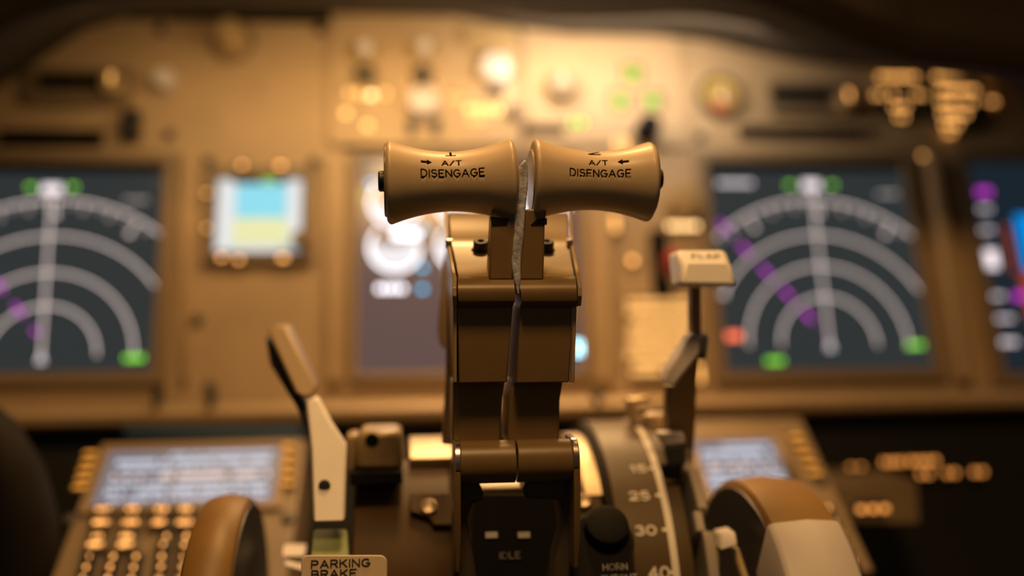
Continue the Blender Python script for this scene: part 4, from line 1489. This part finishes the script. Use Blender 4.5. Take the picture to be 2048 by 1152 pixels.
def thrust_lever(side, label):
    S = side
    t = thing('thrust_lever', (P(1034 + S * 55, 925, 0.42).x, 0.445, P(1034, 925, 0.42).z), label, 'thrust lever', 'the pair of thrust levers')
    tw = parent_world(t)
    # grip
    gcx = 901 if S < 0 else 1183
    gc = P(gcx, 363.5 if S < 0 else 361.5, 0.425)
    if S < 0:
        tx = [place2d('DISENGAGE', 2 * MM, 0.0021, 0.0264, 0.0034, 0.0), place2d('A/T', 1 * MM, 0.0069, 0.0084, 0.0029), arrow2d(-48 * MM, 0.0070, 1),
              bars2d([(-0.0020, 0.0112, 0.0022, 0.0119), (-0.0003, 0.0112, 0.0005, 0.0170)])]
    else:
        tx = [place2d('DISENGAGE', 6 * MM, 0.0017, 0.0260, 0.0034, 0.0), place2d('A/T', 4 * MM, 0.0067, 0.0082, 0.0029), arrow2d(53 * MM, 0.0068, -1),
              place2d('2', -1 * MM, 0.0145, 0.0056, 0.0056, 0.035)]
    H = 0.0272 if S < 0 else 0.0261
    me = grip_mesh(tx, H)
    g_ = bpy.data.objects.new('grip', me)
    COL.objects.link(g_)
    g_.parent = t
    g_.location = gc - tw
    g_.rotation_euler = (0, R(-1.3 if S < 0 else 1.1), 0)
    # end button and its collar on the outer end
    bm = bmesh.new()
    o = gc + Vector((S * H, 0, 0.0005))
    lathe(bm, o - Vector((S * 0.001, 0, 0)), (S, 0, 0), [(0, 0.0155), (0.0012, 0.0155), (0.0016, 0.0150)], 40)
    obj('end_cap', bm, 'lever_paint', t)
    bm = bmesh.new()
    pr_ = 0.0032 if S < 0 else 0.0048
    lathe(bm, o + Vector((0, 0, 0.0004 if S > 0 else -0.0004)), (S, 0, 0), [(0, 0.0044), (pr_ - 0.0006, 0.0044), (pr_, 0.0038)], 28)
    obj('disengage_button', bm, 'black_plastic', t)
    bm = bmesh.new()
    lathe(bm, gc - Vector((S * H, 0, 0)), (-S, 0, 0), [(-0.001, 0.0135), (0.0006, 0.0130)], 36)
    obj('inner_cap', bm, 'lever_paint', t)
    # stem below the grip
    bm = bmesh.new()
    if S < 0:
        st = [(984, 418), (1036, 418), (1035, 470), (1029, 520), (1026, 560), (978, 560), (980, 500)]
    else:
        st = [(1052, 418), (1094, 418), (1090, 445), (1089, 500), (1087, 560), (1038, 560), (1043, 510), (1050, 450)]
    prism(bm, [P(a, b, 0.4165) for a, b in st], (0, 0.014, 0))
    obj('stem', bm, 'arm_paint_shaded', t, 0.0008)
    bm = bmesh.new()
    if S < 0:
        nt2 = [(982, 433), (1018, 437), (1014, 449), (984, 450)]
    else:
        nt2 = [(1062, 449), (1074, 438), (1094, 436), (1094, 449)]
    prism(bm, [P(a, b, 0.4160) for a, b in nt2], (0, 0.004, 0))
    obj('notch', bm, 'black_matte', t)
    # worn metal blade between the grips belongs to the right lever
    if S > 0:
        bm = bmesh.new()
        bl_ = [(1040, 330), (1050, 318), (1056, 326), (1056, 372), (1052, 410), (1048, 470), (1042, 520), (1042, 560), (1040, 590), (1034, 590), (1027, 556), (1023, 520), (1028, 470), (1031, 410), (1036, 370), (1037, 345)]
        prism(bm, [P(a, b, 0.4155) for a, b in bl_], (0, 0.012, 0))
        s = obj('inner_blade', bm, 'worn_metal', t, 0.0006)
        s['label'] = 'scratched bare metal blade'
    # sloping cover, rounded lip and body
    if S < 0:
        cov = [(0.462, 425, 897, 1012), (0.458, 470, 900, 1014), (0.452, 492, 903, 1015), (0.419, 556, 917, 1026)]
        lip_ = [(0.4200, 553, 916, 1027), (0.4150, 563, 916, 1028), (0.4125, 575, 916, 1029), (0.4120, 588, 916, 1031), (0.4130, 602, 917, 1030), (0.4170, 613, 918, 1026), (0.422, 616, 918, 1024)]
        bod = [(0.4195, 610, 915, 1026), (0.4195, 690, 917, 1019), (0.4205, 766, 917, 1014)]
        low_ = [(0.4290, 764, 905, 1010), (0.4300, 800, 905, 1004), (0.4300, 890, 904, 1000)]
    else:
        cov = [(0.462, 425, 1060, 1134), (0.458, 470, 1060, 1136), (0.452, 492, 1058, 1139), (0.419, 556, 1046, 1150)]
        lip_ = [(0.4200, 553, 1042, 1151), (0.4150, 563, 1041, 1152), (0.4125, 575, 1040, 1153), (0.4120, 588, 1043, 1154), (0.4130, 602, 1044, 1154), (0.4170, 613, 1040, 1152), (0.422, 616, 1040, 1150)]
        bod = [(0.4195, 610, 1042, 1145), (0.4195, 690, 1037, 1142), (0.4205, 766, 1031, 1138)]
        low_ = [(0.4290, 764, 1030, 1126), (0.4300, 800, 1016, 1120), (0.4300, 890, 1014, 1118)]
    bm = bmesh.new(); shell(bm, cov, yb=0.474)
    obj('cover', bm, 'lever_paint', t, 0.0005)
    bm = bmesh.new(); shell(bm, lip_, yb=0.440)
    obj('lip', bm, 'arm_paint_shaded', t, 0.0)
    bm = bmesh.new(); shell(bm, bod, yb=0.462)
    obj('body', bm, 'arm_paint_shaded', t, 0.0006)
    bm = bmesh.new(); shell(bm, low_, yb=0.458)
    obj('lower_arm', bm, 'arm_paint_shaded', t, 0.0008)
    # outer side plate (thin, with a seam) following the cover and the body
    e = 0.0017
    sp = [(0.471, 420), (0.464, 470), (0.449, 492), (0.4165, 556), (0.4118, 575), (0.4112, 592), (0.414, 612), (0.4185, 614), (0.4190, 765), (0.462, 765), (0.474, 600)]
    xo = [897, 900, 903, 916, 915, 915, 916, 916, 916, 916, 905] if S < 0 else [1134, 1136, 1139, 1151, 1154, 1154, 1153, 1144, 1139, 1134, 1134]
    bm = bmesh.new()
    a_ = [P(x, y, Y) for (Y, y), x in zip(sp, xo)]
    prism(bm, [p + Vector((S * 0.0004, 0, 0)) for p in a_], (S * e, 0, 0))
    obj('side_plate', bm, 'lever_paint', t, 0.0003)
    # screws on the cover
    c = P(961 if S < 0 else 1092, 500, 0.447)
    nn = Vector((0, -0.48, 0.88)).normalized()
    bm = bmesh.new(); lathe(bm, c - nn * 0.001, nn, [(0, 0.0040), (0.0007, 0.0044), (0.0012, 0.0034), (0.0050, 0.0034), (0.0056, 0.0029), (0.0056, 0.0016), (0.0040, 0.0014)], 24)
    obj('cap_screw', bm, 'black_plastic', t)
    c = P(899 if S < 0 else 1136, 488, 0.452)
    bm = bmesh.new(); lathe(bm, c - Vector((S * 0.001, 0, 0)), (S, 0, 0), [(0, 0.0026), (0.0022, 0.0026), (0.0030, 0.0018)], 20)
    obj('side_screw', bm, 'steel', t)
    # hub cylinder with end plates
    hz = 925
    rr = 0.0091
    xa, xb = (P(920, hz, 0.425).x, P(1031, hz, 0.425).x) if S < 0 else (P(1034, hz, 0.425).x, P(1143, hz, 0.425).x)
    cz = P(1030, hz, 0.425).z
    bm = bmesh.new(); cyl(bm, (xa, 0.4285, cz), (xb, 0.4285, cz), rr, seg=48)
    obj('hub', bm, 'arm_paint_shaded', t, 0.0004)
    xe = (P(907, hz, 0.425).x, P(920, hz, 0.425).x) if S < 0 else (P(1143, hz, 0.425).x, P(1156, hz, 0.425).x)
    bm = bmesh.new()
    pp = []
    for k in range(13):
        a = PI * k / 12
        pp.append(Vector((xe[0], 0.4285 - (rr + 0.0004) * math.sin(a), cz + (rr + 0.0004) * math.cos(a))))
    lowz = P(1030, 1140, 0.425).z
    pp = [Vector((xe[0], 0.442, cz + rr))] + [p for p in pp if p.z > cz - 0.001] + [Vector((xe[0], 0.4190, cz - 0.012)), Vector((xe[0], 0.4200, cz - 0.030)), Vector((xe[0], 0.4240, lowz)), Vector((xe[0], 0.448, lowz)), Vector((xe[0], 0.446, cz - 0.02))]
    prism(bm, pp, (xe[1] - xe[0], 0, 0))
    obj('hub_plate', bm, 'brushed_metal' if False else 'arm_paint_shaded', t, 0.0005)
    bm = bmesh.new()
    lathe(bm, (xe[0] if S > 0 else xe[1], 0.4285, cz), (S, 0, 0), [(0.0002, rr + 0.0007), ((xe[1] - xe[0]) * 0.75, rr + 0.0007)], 40, a0=0, a1=2 * PI)
    obj('hub_ring', bm, 'steel', t)
    # curved fork leg under the hub
    bm = bmesh.new()
    if S < 0:
        leg = [(920, 945), (950, 950), (968, 986), (964, 1004), (946, 1006), (934, 1040), (944, 1090), (960, 1190), (905, 1190), (912, 1090), (908, 1030), (914, 985)]
    else:
        leg = [(1142, 945), (1056, 950), (1046, 978), (1050, 998), (1112, 1000), (1124, 1010), (1128, 1050), (1112, 1110), (1100, 1190), (1140, 1190), (1148, 1090), (1156, 1030), (1152, 985)]
    prism(bm, [P(a, b, 0.434) for a, b in leg], (0, 0.016, 0))
    obj('fork_leg', bm, 'drum_paint', t, 0.0015)
    # reverse lever link in front of the body
    bm = bmesh.new()
    if S < 0:
        lk_ = [(884, 545), (902, 440), (912, 440), (912, 700), (892, 700), (880, 690), (876, 660)]
    else:
        lk_ = [(1118, 440), (1130, 440), (1134, 545), (1136, 690), (1118, 700)]
    prism(bm, [P(a, b, 0.50) for a, b in lk_], (0, 0.014, 0))
    obj('reverse_link', bm, 'lever_paint', t, 0.002)
    if S < 0:
        bm = bmesh.new()
        prism(bm, [P(893, 560, 0.474), P(914, 560, 0.474), P(914, 890, 0.474), P(884, 890, 0.474), P(892, 760, 0.474)], (0, 0.010, 0))
        obj('side_strut', bm, 'lever_paint', t, 0.0012)
    return t


thrust_lever(-1, 'left thrust lever, its waisted tan grip marked 1 with an arrow pointing right')
thrust_lever(1, 'right thrust lever, its waisted tan grip marked 2 with an arrow pointing left')

# idle plate between the fork legs
t = thing('idle_plate', P(1020, 1100, 0.46), 'black slotted plate with white marks and the word IDLE', 'plate')
bm = bmesh.new()
NI = Vector((0, -0.86, 0.51)).normalized()
VI = NI.cross(Vector((1, 0, 0))).normalized()
if VI.z < 0:
    VI = -VI
ci = P(1022, 1090, 0.458)


def oni(px, py, h=0):
    d = ray(px, py)
    return CAM + d * ((ci + NI * h - CAM).dot(NI) / d.dot(NI))


prism(bm, [oni(945, 987), oni(1110, 987), oni(1120, 1220), oni(940, 1220)], -NI * 0.004)
obj('plate', bm, 'black_matte', t, 0.0008)
for px in (983, 1048):
    bm = bmesh.new(); bx(bm, oni(px, 1070, 0.0002), 0.0056, 0.0028, 0.0003, (Vector((1, 0, 0)), VI, NI))
    obj('index_mark', bm, 'white_ink', t, smooth=False)
bm = text_bm('IDLE', oni(1020, 1111, 0.0001), Vector((1, 0, 0)), VI, NI, 0.0098, 0.0034, 0.02)
obj('lettering', bm, 'grey_ink', t, smooth=False)
# ------------------------------------------------------------------ control column at the left edge
t = thing('control_column', P(-40, 1250, 0.66), 'dark control column curving down at the lower left edge', 'control column')
path = [(-200, 790), (-90, 820), (-20, 880), (20, 960), (40, 1050), (48, 1180), (50, 1400)]
bm = bmesh.new(); tube(bm, [P(a, b, 0.62) for a, b in path], [0.014, 0.016, 0.018, 0.020, 0.021, 0.022, 0.022], 20)
obj('column', bm, 'leather', t)
bm = bmesh.new(); tube(bm, [P(a, b, 0.66) for a, b in [(-260, 900), (-120, 960), (-40, 1100), (-30, 1400)]], 0.03, 20)
obj('boot', bm, 'black_matte', t)
